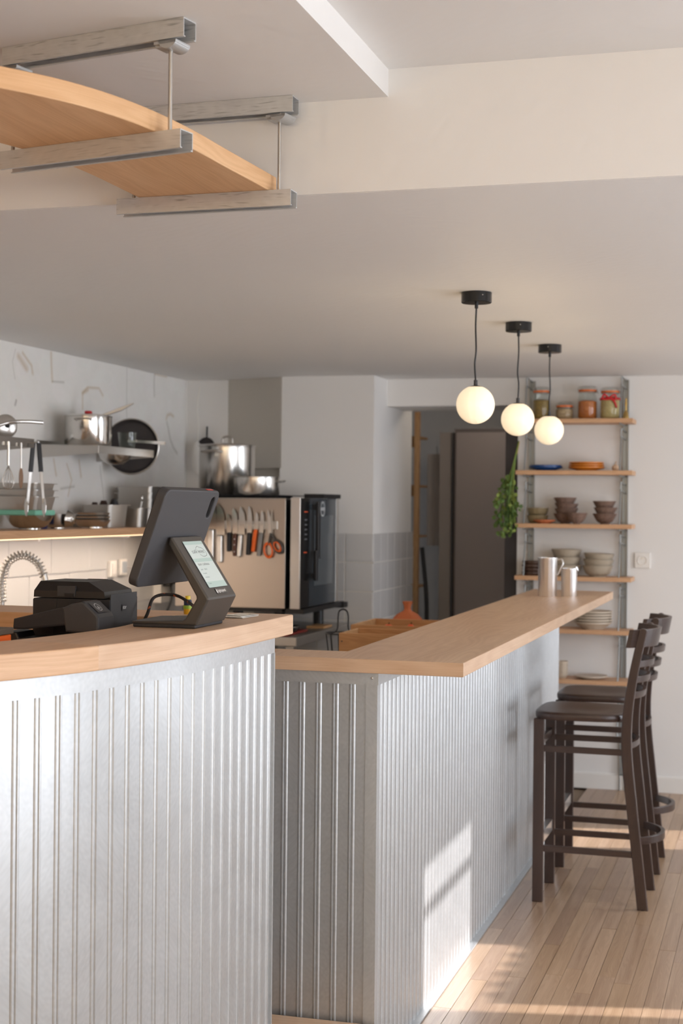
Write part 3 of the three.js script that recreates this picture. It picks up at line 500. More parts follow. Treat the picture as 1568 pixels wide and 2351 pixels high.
  for (let i = 0; i < 5; i++) { const b = solo('plate', deep, cream, `cream deep plate, ${['lowest', 'second', 'middle', 'fourth', 'topmost'][i]} of the stack on the fifth shelf`, 'plate', 'cream plates on the fifth shelf'); b.position.set(-1.006 + rr(-0.002, 0.002), SH[4] + i * 0.0152, GZ); }
  for (let i = 0; i < 4; i++) { const b = solo('cup', bowlGeo(0.036, 0.03, 0.026, 0.003, 0.4), cream, `pale cup, ${ord[i]} of the stack on the lowest shelf`, 'cup', 'pale cups on the lowest shelf'); b.position.set(-1.178, SH[5] + i * 0.021, GZ); }
  { const b = solo('plate', plate(0.092, 0.02), clay('#c4b6a6', 0.5), 'single pale plate lying on the lowest shelf', 'plate'); b.position.set(-1.015, SH[5], GZ); }
}
// herb bunch hung on the rack
{
  const h = thing('herb_bunch', 'bunch of green herbs hanging upside down on the left of the shelf rack', 'herbs', [-1.416, 1.93, -8.30]);
  const gr = [hex('#54702f', 0.7), hex('#607b36', 0.7), hex('#446028', 0.7), hex('#7b8c3c', 0.7)];
  part('string', rod([0.012, 0.02, 0], [0.0, -0.05, 0], 0.002), hex('#b58d4a', 0.8), h);
  for (let i = 0; i < 12; i++) { const a = rr(-1, 1), e = rr(0.3, 0.5); part('stem', tube([[0.008, rr(0.0, 0.03), 0], [-0.02 + a * 0.006, -0.12, rr(-0.01, 0.01)], [-0.048 + a * 0.03, -0.12 - e * 0.4, rr(-0.02, 0.02)], [-0.06 + a * 0.05, -0.12 - e * 0.75, rr(-0.03, 0.03)]], 0.0028, 12, 5), gr[i % 4], h); }
  const leaf = (() => { const s = new THREE.Shape(); s.moveTo(0, 0); for (const [x, y] of [[0.008, 0.008], [0.018, 0.010], [0.012, 0.018], [0.017, 0.028], [0.007, 0.028], [0, 0.040], [-0.007, 0.028], [-0.017, 0.028], [-0.012, 0.018], [-0.018, 0.010], [-0.008, 0.008]]) s.lineTo(x, y); const g = new THREE.ExtrudeGeometry(s, { depth: 0.0006, bevelEnabled: false }); const p = g.attributes.position; for (let i = 0; i < p.count; i++) p.setZ(i, p.getZ(i) + 14 * p.getX(i) ** 2 - 5 * p.getY(i) ** 2); g.computeVertexNormals(); return g; })();
  for (let i = 0; i < 190; i++) { const t = Math.pow(rnd(), 0.8), y = -0.16 - t * 0.33, sp = 0.02 + 0.055 * Math.sin(Math.min(1, t * 1.3) * 2.4), l = part('leaf', leaf, gr[Math.floor(rnd() * 4)], h); l.position.set(-0.045 - t * 0.02 + rr(-sp, sp), y, rr(-0.035, 0.035)); l.rotation.set(rr(-0.6, 0.6) + Math.PI, rr(0, 6.28), rr(-0.9, 0.9)); l.scale.setScalar(rr(0.5, 0.9)); }
}
// metal jugs at the end of the bar
{
  const jug = (x, z, r, h, label, handle) => {
    const j = thing('metal_jug', label, 'jug', [x, 1.161, z], 0, 'aluminium jugs on the bar');
    part('body', lathe([[0.0001, 0], [r * 0.97, 0], [r, 0.004], [r, h - 0.008], [r * 1.06, h - 0.002], [r * 1.06, h], [r * 0.98, h], [r * 0.95, 0.006], [0.0001, 0.006]], 48), M.alu, j);
    if (handle > 0) part('handle', tube([[r, h * 0.95, 0], [r + 0.022, h * 0.96, 0.002], [r + 0.03, h * 0.85, 0.004], [r + 0.02, h * 0.72, 0.004], [r + 0.004, h * 0.55, 0.002]], 0.0035, 24, 8).scale(1, 1, 1.8), M.alu, j);
    else part('spout', new THREE.ConeGeometry(0.012, 0.02, 12, 1, true).rotateZ(-2.3).translate(r * 1.02, h - 0.006, 0), M.alu, j);
  };
  jug(-1.074, -7.19, 0.0445, 0.184, 'tall aluminium jug with a bent handle on the bar end', 1);
  jug(-0.974, -7.21, 0.037, 0.134, 'shorter aluminium jug beside the tall one on the bar end', 0);
}
// wall socket on the back wall
{ const s = thing('wall_socket', 'white round wall socket beside the shelf rack', 'socket', [-0.749, 1.294, -8.58]); part('cover_plate', rbox(0.088, 0.088, 0.012, 0.004).translate(0, 0, 0.006), M.gloss, s); part('socket_ring', lathe([[0.0001, 0], [0.021, 0], [0.022, 0.004], [0.027, 0.005], [0.027, 0]], 32).rotateX(Math.PI / 2).translate(0, 0, 0.011), M.gloss, s); part('earth_pin', rod([0, 0.012, 0.01], [0, 0.012, 0.018], 0.0025), M.steel, s); }
// ------------------------------------------------------------------ till on the counter ledge
const basis = (x, y, z, p) => new THREE.Matrix4().makeBasis(x, y, z).setPosition(p);
{
  const t = thing('tablet_till', 'dark grey tablet till with a lit customer screen on the counter ledge', 'till');
  const prof = [[-1.333, 1.506], [-1.327, 1.5055], [-1.239, 1.371], [-1.2375, 1.366], [-1.2665, 1.308], [-1.423, 1.308], [-1.4255, 1.314], [-1.301, 1.318], [-1.294, 1.323], [-1.2675, 1.368], [-1.268, 1.374], [-1.337, 1.49]];
  part('stand', uvm(extr(prof, 0.18 - 0.008, 0.004).translate(0, 0, -3.346)), M.stand, t, 'bent dark grey stand');
  part('base_plate', rbox(0.153, 0.009, 0.176, 0.003).translate(-1.3465, 1.3047, -3.26), M.blackMatte, t);
  const ny = V(-0.546, 0.838, 0).normalize(), nz = V(0.838, 0.546, 0).normalize(), nx = V(0, 0, -1);
  const scr = canvasMat(512, 800, (c, w, h) => {
    c.fillStyle = '#c3cfcb'; c.fillRect(0, 0, w, h); c.fillStyle = '#adc2bc'; c.fillRect(0, 0, w, 60); c.fillRect(0, 300, w, 60); c.fillRect(0, 700, w, 100);
    c.fillStyle = '#20262c'; c.strokeStyle = '#20262c'; c.lineWidth = 5; c.font = '76px sans-serif'; c.textAlign = 'left'; c.fillText('café', 92, 208); c.fillText('enez', 268, 208);
    c.beginPath(); const q = [[232, 150], [262, 112], [310, 90], [362, 112], [420, 128], [452, 172], [462, 226], [430, 258], [372, 270], [318, 268], [270, 232]]; q.forEach(([x, y], i) => (i ? c.lineTo(x, y) : c.moveTo(x, y))); c.stroke();
    c.beginPath(); c.moveTo(256, 150); c.lineTo(256, 214); c.stroke();
    c.font = '58px sans-serif'; c.fillText('bon cadeau', 60, 420);
    c.fillStyle = '#55626a'; c.font = '34px sans-serif'; c.fillText('prix   100 €', 60, 500); c.font = '30px sans-serif'; c.fillText('la carte', 60, 566); c.fillText('le menu', 60, 632); c.font = '26px sans-serif'; c.fillText('merci', 60, 740);
  }, 0.2, { emissive: new THREE.Color(1, 1, 1), emissiveIntensity: 0.05 });
  scr.emissiveMap = scr.map;
  const face = V(-1.2828, 1.4377, -3.26);
  const pl = (w, h, ox, oy, m, name, label) => { const g = new THREE.PlaneGeometry(w, h).translate(ox, oy, 0.0006).applyMatrix4(basis(nx, ny, nz, face)); return part(name, g, m, t, label); };
  pl(0.116, 0.124, 0.008, 0.006, scr, 'customer_screen', 'lit pale customer screen');
  pl(0.07, 0.0135, 0.012, -0.0665, canvasMat(280, 54, (c, w, h) => { c.fillStyle = '#4f4b48'; c.fillRect(0, 0, w, h); c.fillStyle = '#d9d6d2'; c.beginPath(); c.moveTo(22, 4); c.bezierCurveTo(44, 22, 40, 50, 22, 50); c.bezierCurveTo(4, 50, 4, 26, 22, 4); c.fill(); c.font = 'bold 38px sans-serif'; c.fillText('lightspeed', 50, 40); }, 0.4), 'logo_print');
  // tablet in its case
  const tx = V(0, 0, -1), ty = V(0.329, 0.944, 0).normalize(), tz = V(0.944, -0.329, 0).normalize(), mid = V(-1.339, 1.504, -3.245);
  const s = roundRect(0.33, 0.232, 0.022), hole = new THREE.Path(); { const w = 0.013, hh = 0.013, cx = 0.132, cy = 0.074; hole.absarc(cx, cy + hh, w, 0, Math.PI, false); hole.absarc(cx, cy - hh, w, Math.PI, Math.PI * 2, false); hole.closePath(); s.holes.push(hole); }
  const cs = part('tablet_case', extr(s, 0.017, 0.003, 10).translate(0, 0, -0.020).applyMatrix4(basis(tx, ty, tz, mid)), M.graphite, t, 'dark grey tablet case');
  part('tablet', extr(roundRect(0.318, 0.22, 0.018), 0.006).translate(0, 0, -0.024).applyMatrix4(basis(tx, ty, tz, mid)), M.blackGloss, t);
  part('camera_lens', [cyl(0.006, 0.006, 0.003, 20).rotateX(Math.PI / 2).translate(0.132, 0.085, -0.018), cyl(0.004, 0.004, 0.003, 20).rotateX(Math.PI / 2).translate(0.132, 0.066, -0.018)].map((g) => g.applyMatrix4(basis(tx, ty, tz, mid))), M.black, t);
  part('red_tab', box(0.09, 0.125, -0.002, 0.0, 0, 0.006).translate(0, 0.1172, -0.012).applyMatrix4(basis(tx, ty, tz, mid)), hex('#b5392f', 0.5), t, 'small red mark on the case edge');
  part('hinge', rod([-1.336, 1.498, -3.19], [-1.336, 1.498, -3.31], 0.006, 12), M.black, t);
}
// braided cable, cards, small bottle
{
  const c = canvasMat(256, 16, (q, w, h) => { q.fillStyle = '#1d1716'; q.fillRect(0, 0, w, h); q.fillStyle = '#b5552a'; for (let i = 0; i < 26; i++) q.fillRect((i * 37) % w, (i * 7) % h, 4, 3); }, 0.7); c.map.wrapS = c.map.wrapT = THREE.RepeatWrapping; c.map.repeat.set(2, 1);
  solo('power_cable', tube([[-1.60, 1.256, -3.42], [-1.52, 1.262, -3.40], [-1.478, 1.31, -3.375], [-1.478, 1.352, -3.42], [-1.44, 1.358, -3.45], [-1.39, 1.345, -3.42], [-1.315, 1.333, -3.30]], 0.003, 60, 8), c, 'black braided cable with orange flecks arching behind the till', 'cable');
  const card = canvasMat(256, 180, (q, w, h) => { q.fillStyle = '#efe9dc'; q.fillRect(0, 0, w, h); q.strokeStyle = '#2c2a28'; q.lineWidth = 3; q.beginPath(); [[110, 40], [170, 30], [220, 70], [215, 130], [160, 150], [110, 130], [96, 84]].forEach(([x, y], i) => (i ? q.lineTo(x, y) : q.moveTo(x, y))); q.closePath(); q.stroke(); q.fillStyle = '#2c2a28'; q.font = '30px sans-serif'; q.fillText('café enez', 40, 96); }, 0.8);
  const spots = [[-1.305, -3.56, 0.3], [-1.30, -3.553, 0.22], [-1.31, -3.548, 0.4], [-1.302, -3.556, 0.15]];
  spots.forEach(([x, z, a], i) => { const o = solo('business_card', rbox(0.085, 0.0012, 0.055, 0.0004, 1), M.fabric, i === 3 ? 'printed cream card on top of the card pile by the till' : 'cream card in the small pile by the till', 'card', i === 3 ? undefined : 'cards in the pile by the till'); o.position.set(x, 1.3007 + i * 0.0014, z); o.rotation.y = a + 1.2; if (i === 3) { const p = part('print', new THREE.PlaneGeometry(0.083, 0.053).rotateX(-Math.PI / 2).translate(0, 0.0008, 0), card, o); } });
  const slip = solo('paper_slip', rbox(0.09, 0.0016, 0.05, 0.0004, 1), M.fabric, 'white paper slip on the ledge behind the printer', 'paper'); slip.position.set(-1.79, 1.301, -3.55); slip.rotation.y = 0.2;
  const b = thing('sample_bottle', 'tiny bottle with yellow, navy and lime bands behind the till', 'bottle', [-1.462, 1.30, -3.60]); b.scale.setScalar(0.75);
  part('bottle_body', lathe([[0.0001, 0], [0.013, 0], [0.014, 0.003], [0.014, 0.02]], 24), hex('#d9a321', 0.4), b); part('lime_band', lathe([[0.0155, 0.018], [0.016, 0.026], [0.0155, 0.030], [0.012, 0.030]], 24), hex('#9dbb3f', 0.5), b); part('navy_band', lathe([[0.0135, 0.028], [0.014, 0.044], [0.011, 0.05], [0.0001, 0.05]], 24), hex('#27304f', 0.4), b); part('cap', lathe([[0.0085, 0.049], [0.009, 0.062], [0.0001, 0.063]], 20), hex('#e3c63a', 0.4), b);
}
// ------------------------------------------------------------------ receipt printer
function hexa(b, t) { // b, t: [x0,x1,z0,z1,y]
  const c = (q) => [[q[0], q[4], q[3]], [q[1], q[4], q[3]], [q[1], q[4], q[2]], [q[0], q[4], q[2]]], B = c(b), T = c(t), pos = [], quad = (a, b2, c2, d) => pos.push(...a, ...b2, ...c2, ...a, ...c2, ...d);
  for (let i = 0; i < 4; i++) { const j = (i + 1) % 4; quad(B[i], B[j], T[j], T[i]); } quad(T[0], T[1], T[2], T[3]); quad(B[3], B[2], B[1], B[0]);
  const g = new THREE.BufferGeometry(); g.setAttribute('position', new THREE.Float32BufferAttribute(pos, 3)); g.setAttribute('uv', new THREE.Float32BufferAttribute(new Array(pos.length / 3 * 2).fill(0), 2)); g.computeVertexNormals(); return g;
}
{
  const p = thing('receipt_printer', 'black receipt printer with a faceted lid behind the card terminal', 'printer', [-1.605, 1.25, -3.305]);
  const w = 0.0985, d = 0.078;
  part('body', [hexa([-w, w, -d, d, 0], [-w, w, -d, d, 0.106]), hexa([-w - 0.001, -w + 0.05, d - 0.02, d + 0.001, 0.0], [-w - 0.001, -w + 0.062, d - 0.02, d + 0.001, 0.104])], M.blackMatte, p);
  const lid = part('lid', [hexa([-w, w - 0.012, -d, d, 0.1085], [-w, w - 0.016, -d, d - 0.002, 0.124]), hexa([-w, w - 0.016, -d, d - 0.002, 0.124], [-w + 0.01, w - 0.062, -d + 0.012, d - 0.016, 0.146])], M.black, p, 'faceted black lid');
  part('latch', [box(-0.036, 0.01, 0.112, 0.136, d - 0.006, d + 0.0015)], M.graphite, lid); part('latch_button', [box(-0.016, 0.006, 0.112, 0.119, d, d + 0.004)], M.black, lid);
  part('side_panel', box(w - 0.001, w + 0.001, 0.004, 0.118, -d + 0.004, d - 0.004), M.graphite, p, 'grey side panel');
  part('logo_print', new THREE.PlaneGeometry(0.028, 0.015).rotateY(Math.PI / 2).translate(w + 0.0016, 0.084, 0.0), canvasMat(128, 64, (c) => { c.fillStyle = '#3b3b41'; c.fillRect(0, 0, 128, 64); c.fillStyle = '#e6e6e6'; c.font = 'bold 50px sans-serif'; c.fillText('star', 14, 46); }, 0.6), p);
  part('paper_slot', box(-0.02, 0.03, 0.1462, 0.1475, -d + 0.02, -d + 0.03), M.graphite, lid);
}
// card terminal in its cradle
{
  const t = thing('card_terminal', 'black card payment terminal lying in its cradle behind the ledge', 'card terminal', [-1.70, 1.25, -3.153]);
  part('cradle', extr([[-0.012, 0], [-0.012, 0.036], [0.012, 0.033], [0.018, 0.021], [0.165, 0.031], [0.18, 0.026], [0.205, 0.03], [0.205, 0]], 0.076, 0.004).translate(0, 0, -0.042), M.black, t, 'black cradle');
  part('handset', extr([[0, 0.040], [0.002, 0.064], [0.122, 0.093], [0.132, 0.092], [0.165, 0.058], [0.15, 0.054], [0.03, 0.040]], 0.070, 0.005).translate(0, 0, -0.040), M.blackMatte, t, 'black handset');
  const hd = part('printer_head', extr([[0.135, 0.038], [0.126, 0.092], [0.150, 0.103], [0.174, 0.108], [0.183, 0.106], [0.213, 0.080], [0.2175, 0.072], [0.2175, 0.034]], 0.074, 0.005).translate(0, 0, -0.042), M.graphite, t, 'rounded paper compartment');
  const onFace = (a, b, w, inset, m, n) => { const L = Math.hypot(b[0] - a[0], b[1] - a[1]) - 2 * inset, ang = Math.atan2(b[1] - a[1], b[0] - a[0]); part(n, new THREE.PlaneGeometry(L, w).rotateX(-Math.PI / 2).rotateZ(ang).translate((a[0] + b[0]) / 2 + 0.0005, (a[1] + b[1]) / 2 + 0.0008, 0), m, hd); };
  onFace([0.183, 0.106], [0.213, 0.080], 0.05, 0.003, canvasMat(160, 220, (c) => { c.fillStyle = '#3a3a3d'; c.fillRect(0, 0, 160, 220); c.strokeStyle = '#e2e2e2'; c.lineWidth = 6; c.beginPath(); c.ellipse(80, 110, 52, 52, 0, 0, 7); c.stroke(); for (let i = 0; i < 4; i++) { c.beginPath(); c.arc(56, 110, 10 + i * 12, -0.6, 0.6); c.stroke(); } }, 0.5), 'contactless_mark');
  onFace([0.150, 0.103], [0.174, 0.108], 0.066, 0.003, hex('#9a6a5c', 0.5), 'label_strip');
}
{ const o = thing('orange_box', 'low orange box with a dark top in the recess left of the terminal', 'box', [-1.69, 1.25, -2.86]); part('box_body', rbox(0.22, 0.05, 0.07, 0.003).translate(0, 0.025, 0), M.orange, o); part('dark_top', rbox(0.23, 0.014, 0.074, 0.003).translate(0, 0.058, 0), hex('#55493c', 0.6), o); }

// ------------------------------------------------------------------ kitchen: oven on its steel table
{
  const t = thing('steel_table', 'stainless steel kitchen table under the oven', 'table');
  part('table_top', [rbox(1.095, 0.045, 1.05, 0.004).translate(-2.885, 0.8955, -7.725)], M.steelDull, t);
  for (const [x, z] of [[-2.38, -7.25], [-2.38, -8.2], [-3.38, -7.25], [-3.38, -8.2]]) part('leg', box(x - 0.02, x + 0.02, 0, 0.873, z - 0.02, z + 0.02), M.steelDull, t);
  part('lower_shelf', box(-3.42, -2.35, 0.30, 0.33, -8.24, -7.22), M.steelDull, t);
  const o = thing('combi_oven', 'stainless combi oven with dark glass door and knives on its side', 'oven');
  part('body', rbox(0.60, 0.565, 0.86, 0.004).translate(-2.745, 1.3325, -7.77), hex('#202022', 0.5), o);
  part('side_panel', rbox(0.605, 0.562, 0.006, 0.002).translate(-2.7475, 1.333, -7.337), std({ color: new THREE.Color().setRGB(0.50, 0.44, 0.385), roughness: 0.30, metalness: 1 }), o, 'brushed stainless side panel with warm reflection tinted in');  // warm reflected tone of the room put into the steel colour
  part('top_panel', box(-3.05, -2.446, 1.6145, 1.6185, -8.2, -7.335), M.steelDull, o);
  const door = part('door', rbox(0.052, 0.572, 0.015, 0.002).translate(-2.392, 1.337, -7.3425), M.steel, o, 'steel-edged door');
  part('door_edge', rbox(0.052, 0.572, 0.05, 0.002).translate(-2.392, 1.337, -8.005), M.steel, door);
  part('control_panel', box(-2.41, -2.3665, 1.055, 1.62, -7.495, -7.351), M.blackGloss, o, 'black glass control panel');
  part('door_glass', box(-2.41, -2.3665, 1.055, 1.62, -7.98, -7.50), hex('#39424a', 0.12), door, 'dark bluish door glass');
  part('window_frame', [box(-2.366, -2.3655, 1.16, 1.53, -7.92, -7.58)], hex('#5a6166', 0.1), door);
  part('door_handle', [rbox(0.02, 0.30, 0.035, 0.006).translate(-2.335, 1.455, -7.545), rbox(0.02, 0.16, 0.03, 0.006).translate(-2.338, 1.27, -7.52), box(-2.3665, -2.34, 1.56, 1.59, -7.56, -7.53), box(-2.3665, -2.34, 1.2, 1.23, -7.53, -7.51)], M.black, door, 'black vertical door handle');
  part('display', [box(-2.366, -2.3655, 1.548, 1.552, -7.46, -7.40), box(-2.366, -2.3655, 1.338, 1.342, -7.45, -7.40)], std({ color: '#200', emissive: '#c8502a', emissiveIntensity: 0.7 }), o, 'red readouts');
  for (let i = 0; i < 5; i++) part('control_mark', box(-2.366, -2.3655, 1.405 + i * 0.025, 1.412 + i * 0.025, -7.45, -7.41), hex('#6a6d72', 0.5), o);
  part('logo_print', new THREE.PlaneGeometry(0.09, 0.09).rotateY(Math.PI / 2).translate(-2.3648, 1.565, -7.72), canvasMat(256, 256, (c) => { c.fillStyle = '#39424a'; c.fillRect(0, 0, 256, 256); c.strokeStyle = '#e8ecee'; c.lineWidth = 16; c.beginPath(); c.arc(128, 128, 104, 0, 7); c.stroke(); c.fillStyle = '#e8ecee'; c.font = 'bold 72px sans-serif'; c.textAlign = 'center'; c.fillText('UNOX', 128, 154); }, 0.3), door, 'white round maker mark');
  part('flue_cover', box(-2.45, -2.34, 1.622, 1.645, -7.98, -7.66), M.black, o, 'black cover on top');
  part('drip_rail', [box(-2.45, -2.35, 1.025, 1.05, -8.1, -7.36), box(-2.40, -2.34, 1.015, 1.045, -8.14, -8.06)], M.black, o);
  for (const [x, z] of [[-2.5, -7.42], [-2.5, -8.1], [-2.98, -7.42], [-2.98, -8.1]]) part('foot', cyl(0.03, 0.03, 0.132, 16).translate(x, 0.918, z), M.black, o);
  part('undertray', box(-3.02, -2.47, 1.03, 1.05, -8.18, -7.36), M.black, o);
  // things on the oven
  const tr = solo('baking_tray', [rbox(0.60, 0.004, 0.42, 0.0015).translate(0, 0.016, 0), box(-0.25, 0.25, 0, 0.014, -0.15, 0.15)], M.blackMatte, 'black baking tray under the pots on the oven', 'tray'); tr.position.set(-2.80, 1.6185, -7.62);
  const potGeo = (r, h, t = 0.003) => lathe([[0.0001, 0], [r * 0.96, 0], [r, 0.01], [r, h - 0.004], [r * 1.03, h - 0.002], [r * 1.03, h], [r - t, h], [r - t, 0.008], [0.0001, 0.006]], 56);
  const sp = thing('stock_pot', 'tall stainless stock pot with lid on the oven', 'pot', [-2.905, 1.6365, -7.70]);
  part('pot_body', potGeo(0.152, 0.262), M.steel, sp); part('lid', lathe([[0.156, 0.262], [0.158, 0.268], [0.15, 0.273], [0.06, 0.280], [0.0001, 0.281]], 56), M.steel, sp);
  part('lid_knob', tube([[-0.03, 0.278, 0], [-0.026, 0.31, 0], [0, 0.318, 0], [0.026, 0.31, 0], [0.03, 0.278, 0]], 0.006, 24, 8), M.steelDull, sp);
  for (const a of [0.35, 0.35 + Math.PI]) part('side_handle', tube([[-0.05, 0.228, 0.148], [-0.052, 0.232, 0.19], [0, 0.234, 0.2], [0.052, 0.232, 0.19], [0.05, 0.228, 0.148]], 0.006, 24, 8).rotateY(a - 0.5), M.steelDull, sp);
  const pan = thing('saute_pan', 'low stainless pan in front of the stock pot on the oven', 'pan', [-2.675, 1.6365, -7.53]); part('pan_body', potGeo(0.124, 0.094), M.steel, pan); part('side_handle', tube([[0.12, 0.07, -0.03], [0.15, 0.075, -0.025], [0.15, 0.075, 0.025], [0.12, 0.07, 0.03]], 0.005, 20, 8), M.steelDull, pan);
  const bl = thing('hanging_pan', 'small black pan hung on the wall behind the stock pot', 'pan', [-3.305, 1.93, -8.425]); part('pan_body', lathe([[0.0001, 0], [0.045, 0], [0.055, 0.02], [0.052, 0.02], [0.043, 0.004], [0.0001, 0.004]], 32).rotateX(Math.PI / 2), M.dark2, bl); part('handle', rod([0, 0.05, 0.01], [0, 0.12, 0.008], 0.006), M.black, bl);
  // knives on the magnetic bar
  const kb = solo('knife_rack', rbox(0.40, 0.045, 0.012, 0.003), M.steelDull, 'slim steel magnetic bar on the oven side', 'knife rack'); kb.position.set(-2.685, 1.48, -7.328);
  const bladeGeo = (L, w) => { const s = new THREE.Shape(); s.moveTo(-w * 0.5, 0); s.lineTo(w * 0.5, 0); s.bezierCurveTo(w * 0.5, L * 0.5, w * 0.45, L * 0.8, -w * 0.42, L); s.lineTo(-w * 0.5, L * 0.85); s.closePath(); return new THREE.ExtrudeGeometry(s, { depth: 0.0022, bevelEnabled: false, curveSegments: 10 }); };
  const X = (px) => -2.815 + (px - 500) * 0.00241, Y = (py) => 1.58 - (py - 1160) * 0.00226;
  const H = { steel: M.steel, black: M.blackMatte, brown: hex('#5b3526', 0.5), orange: M.orange, grey: hex('#8d8b88', 0.5) };
  const list = [[489, 1140, 1215, 1292, 0.05, 'steel', 'broad chef knife with a steel handle half behind the till'], [509, 1155, 1228, 1292, 0.046, 'steel', 'broad knife with a steel handle, next to the small black-handled one'], [528, 1178, 1222, 1266, 0.026, 'black', 'short knife with a black handle'], [542, 1165, 1224, 1276, 0.03, 'brown', 'knife with a riveted brown wooden handle'], [556, 1162, 1226, 1278, 0.036, 'steel', 'knife with a slim steel handle between brown and black handles'], [574, 1160, 1222, 1273, 0.026, 'black', 'longer knife with a black handle beside the orange one'], [589, 1174, 1214, 1266, 0.02, 'orange', 'small knife with a bright orange handle'], [601, 1170, 1222, 1275, 0.022, 'grey', 'knife with a grey handle beside the scissors']];
  for (const [px, y0, y1, y2, w, hm, label] of list) {
    const lean = { 589: -0.12, 601: -0.1, 574: -0.05, 556: -0.06 }[px] ?? 0, k = thing('kitchen_knife', label, 'knife', [X(px), Y(y1), -7.3215], 0, 'knives on the magnetic bar'); k.rotation.z = lean;
    part('blade', bladeGeo(Y(y0) - Y(y1), w), M.steelPolish, k, 'steel blade');
    const L = Y(y1) - Y(y2), hd = part('handle', new RoundedBoxGeometry(Math.max(0.02, w * 0.62), L, 0.018, 3, 0.007).translate(hm === 'steel' ? -0.004 : 0, -L / 2, 0.004), H[hm], k);
    if (hm === 'brown') for (const q of [0.25, 0.5, 0.8]) part('rivet', new THREE.SphereGeometry(0.0035, 8, 6).translate(0, -L * q, 0.0128), M.alu, hd);
  }
  const sc = thing('scissors', 'open-handled scissors with orange and grey loops', 'scissors', [X(623), Y(1222), -7.319], 0); sc.rotation.z = 0.04;
  part('blade', bladeGeo(0.122, 0.016).translate(-0.006, 0, 0), M.steelPolish, sc); part('blade', bladeGeo(0.122, 0.014).rotateY(Math.PI).translate(0.004, -0.002, -0.001), M.steelDull, sc);
  const loop = (cx, cy, rx, ry, rot, m, n) => part(n, new THREE.TorusGeometry(1, 0.2, 10, 32).scale(rx, ry, 0.03).rotateZ(rot).translate(cx, cy, 0.002), m, sc);
  loop(-0.016, -0.088, 0.022, 0.036, 0.1, M.orange, 'finger_loop'); loop(0.036, -0.072, 0.022, 0.034, 0.5, hex('#4a4644', 0.5), 'finger_loop'); loop(0.033, -0.070, 0.015, 0.027, 0.5, M.orange, 'loop_lining');
  part('shank', [bar([0.0, -0.002, 0.002], [-0.012, -0.055, 0.002], 0.016, 0.006), bar([0.0, 0, 0.002], [0.026, -0.045, 0.002], 0.018, 0.006)], hex('#4a4644', 0.5), sc);
  // on the table
  { const r = solo('red_tray', [rbox(0.22, 0.012, 0.34, 0.004)], hex('#8c2f2a', 0.35), 'flat dark red tray on the steel table', 'tray'); r.position.set(-2.51, 0.9245, -7.42); const b = thing('frying_pan', 'black pan lying on the red tray under the oven', 'pan', [-2.49, 0.9305, -7.40]); part('pan_body', lathe([[0.0001, 0], [0.085, 0], [0.1, 0.026], [0.098, 0.026], [0.083, 0.004], [0.0001, 0.004]], 40), M.black, b); part('rim', new THREE.TorusGeometry(0.099, 0.0022, 8, 40).rotateX(Math.PI / 2).translate(0, 0.026, 0), M.steel, b); }
  { const r = solo('wooden_board', rbox(0.10, 0.012, 0.16, 0.003), M.pine, 'small wooden board behind the red tray', 'board'); r.position.set(-2.42, 0.9245, -7.86); }
}
// hanging paddle in the corner
{ const h = thing('hanging_paddle', 'white oval paddle hanging on a cord in the kitchen corner', 'paddle', [-3.36, 1.86, -8.40]); part('paddle_blade', new THREE.SphereGeometry(1, 24, 16).scale(0.034, 0.1, 0.012), M.gloss, h); part('cord', tube([[0, 0.1, 0], [0.006, 0.2, 0], [-0.004, 0.3, 0], [0.012, 0.43, 0.0]], 0.0035, 24, 6), M.fabric, h); }

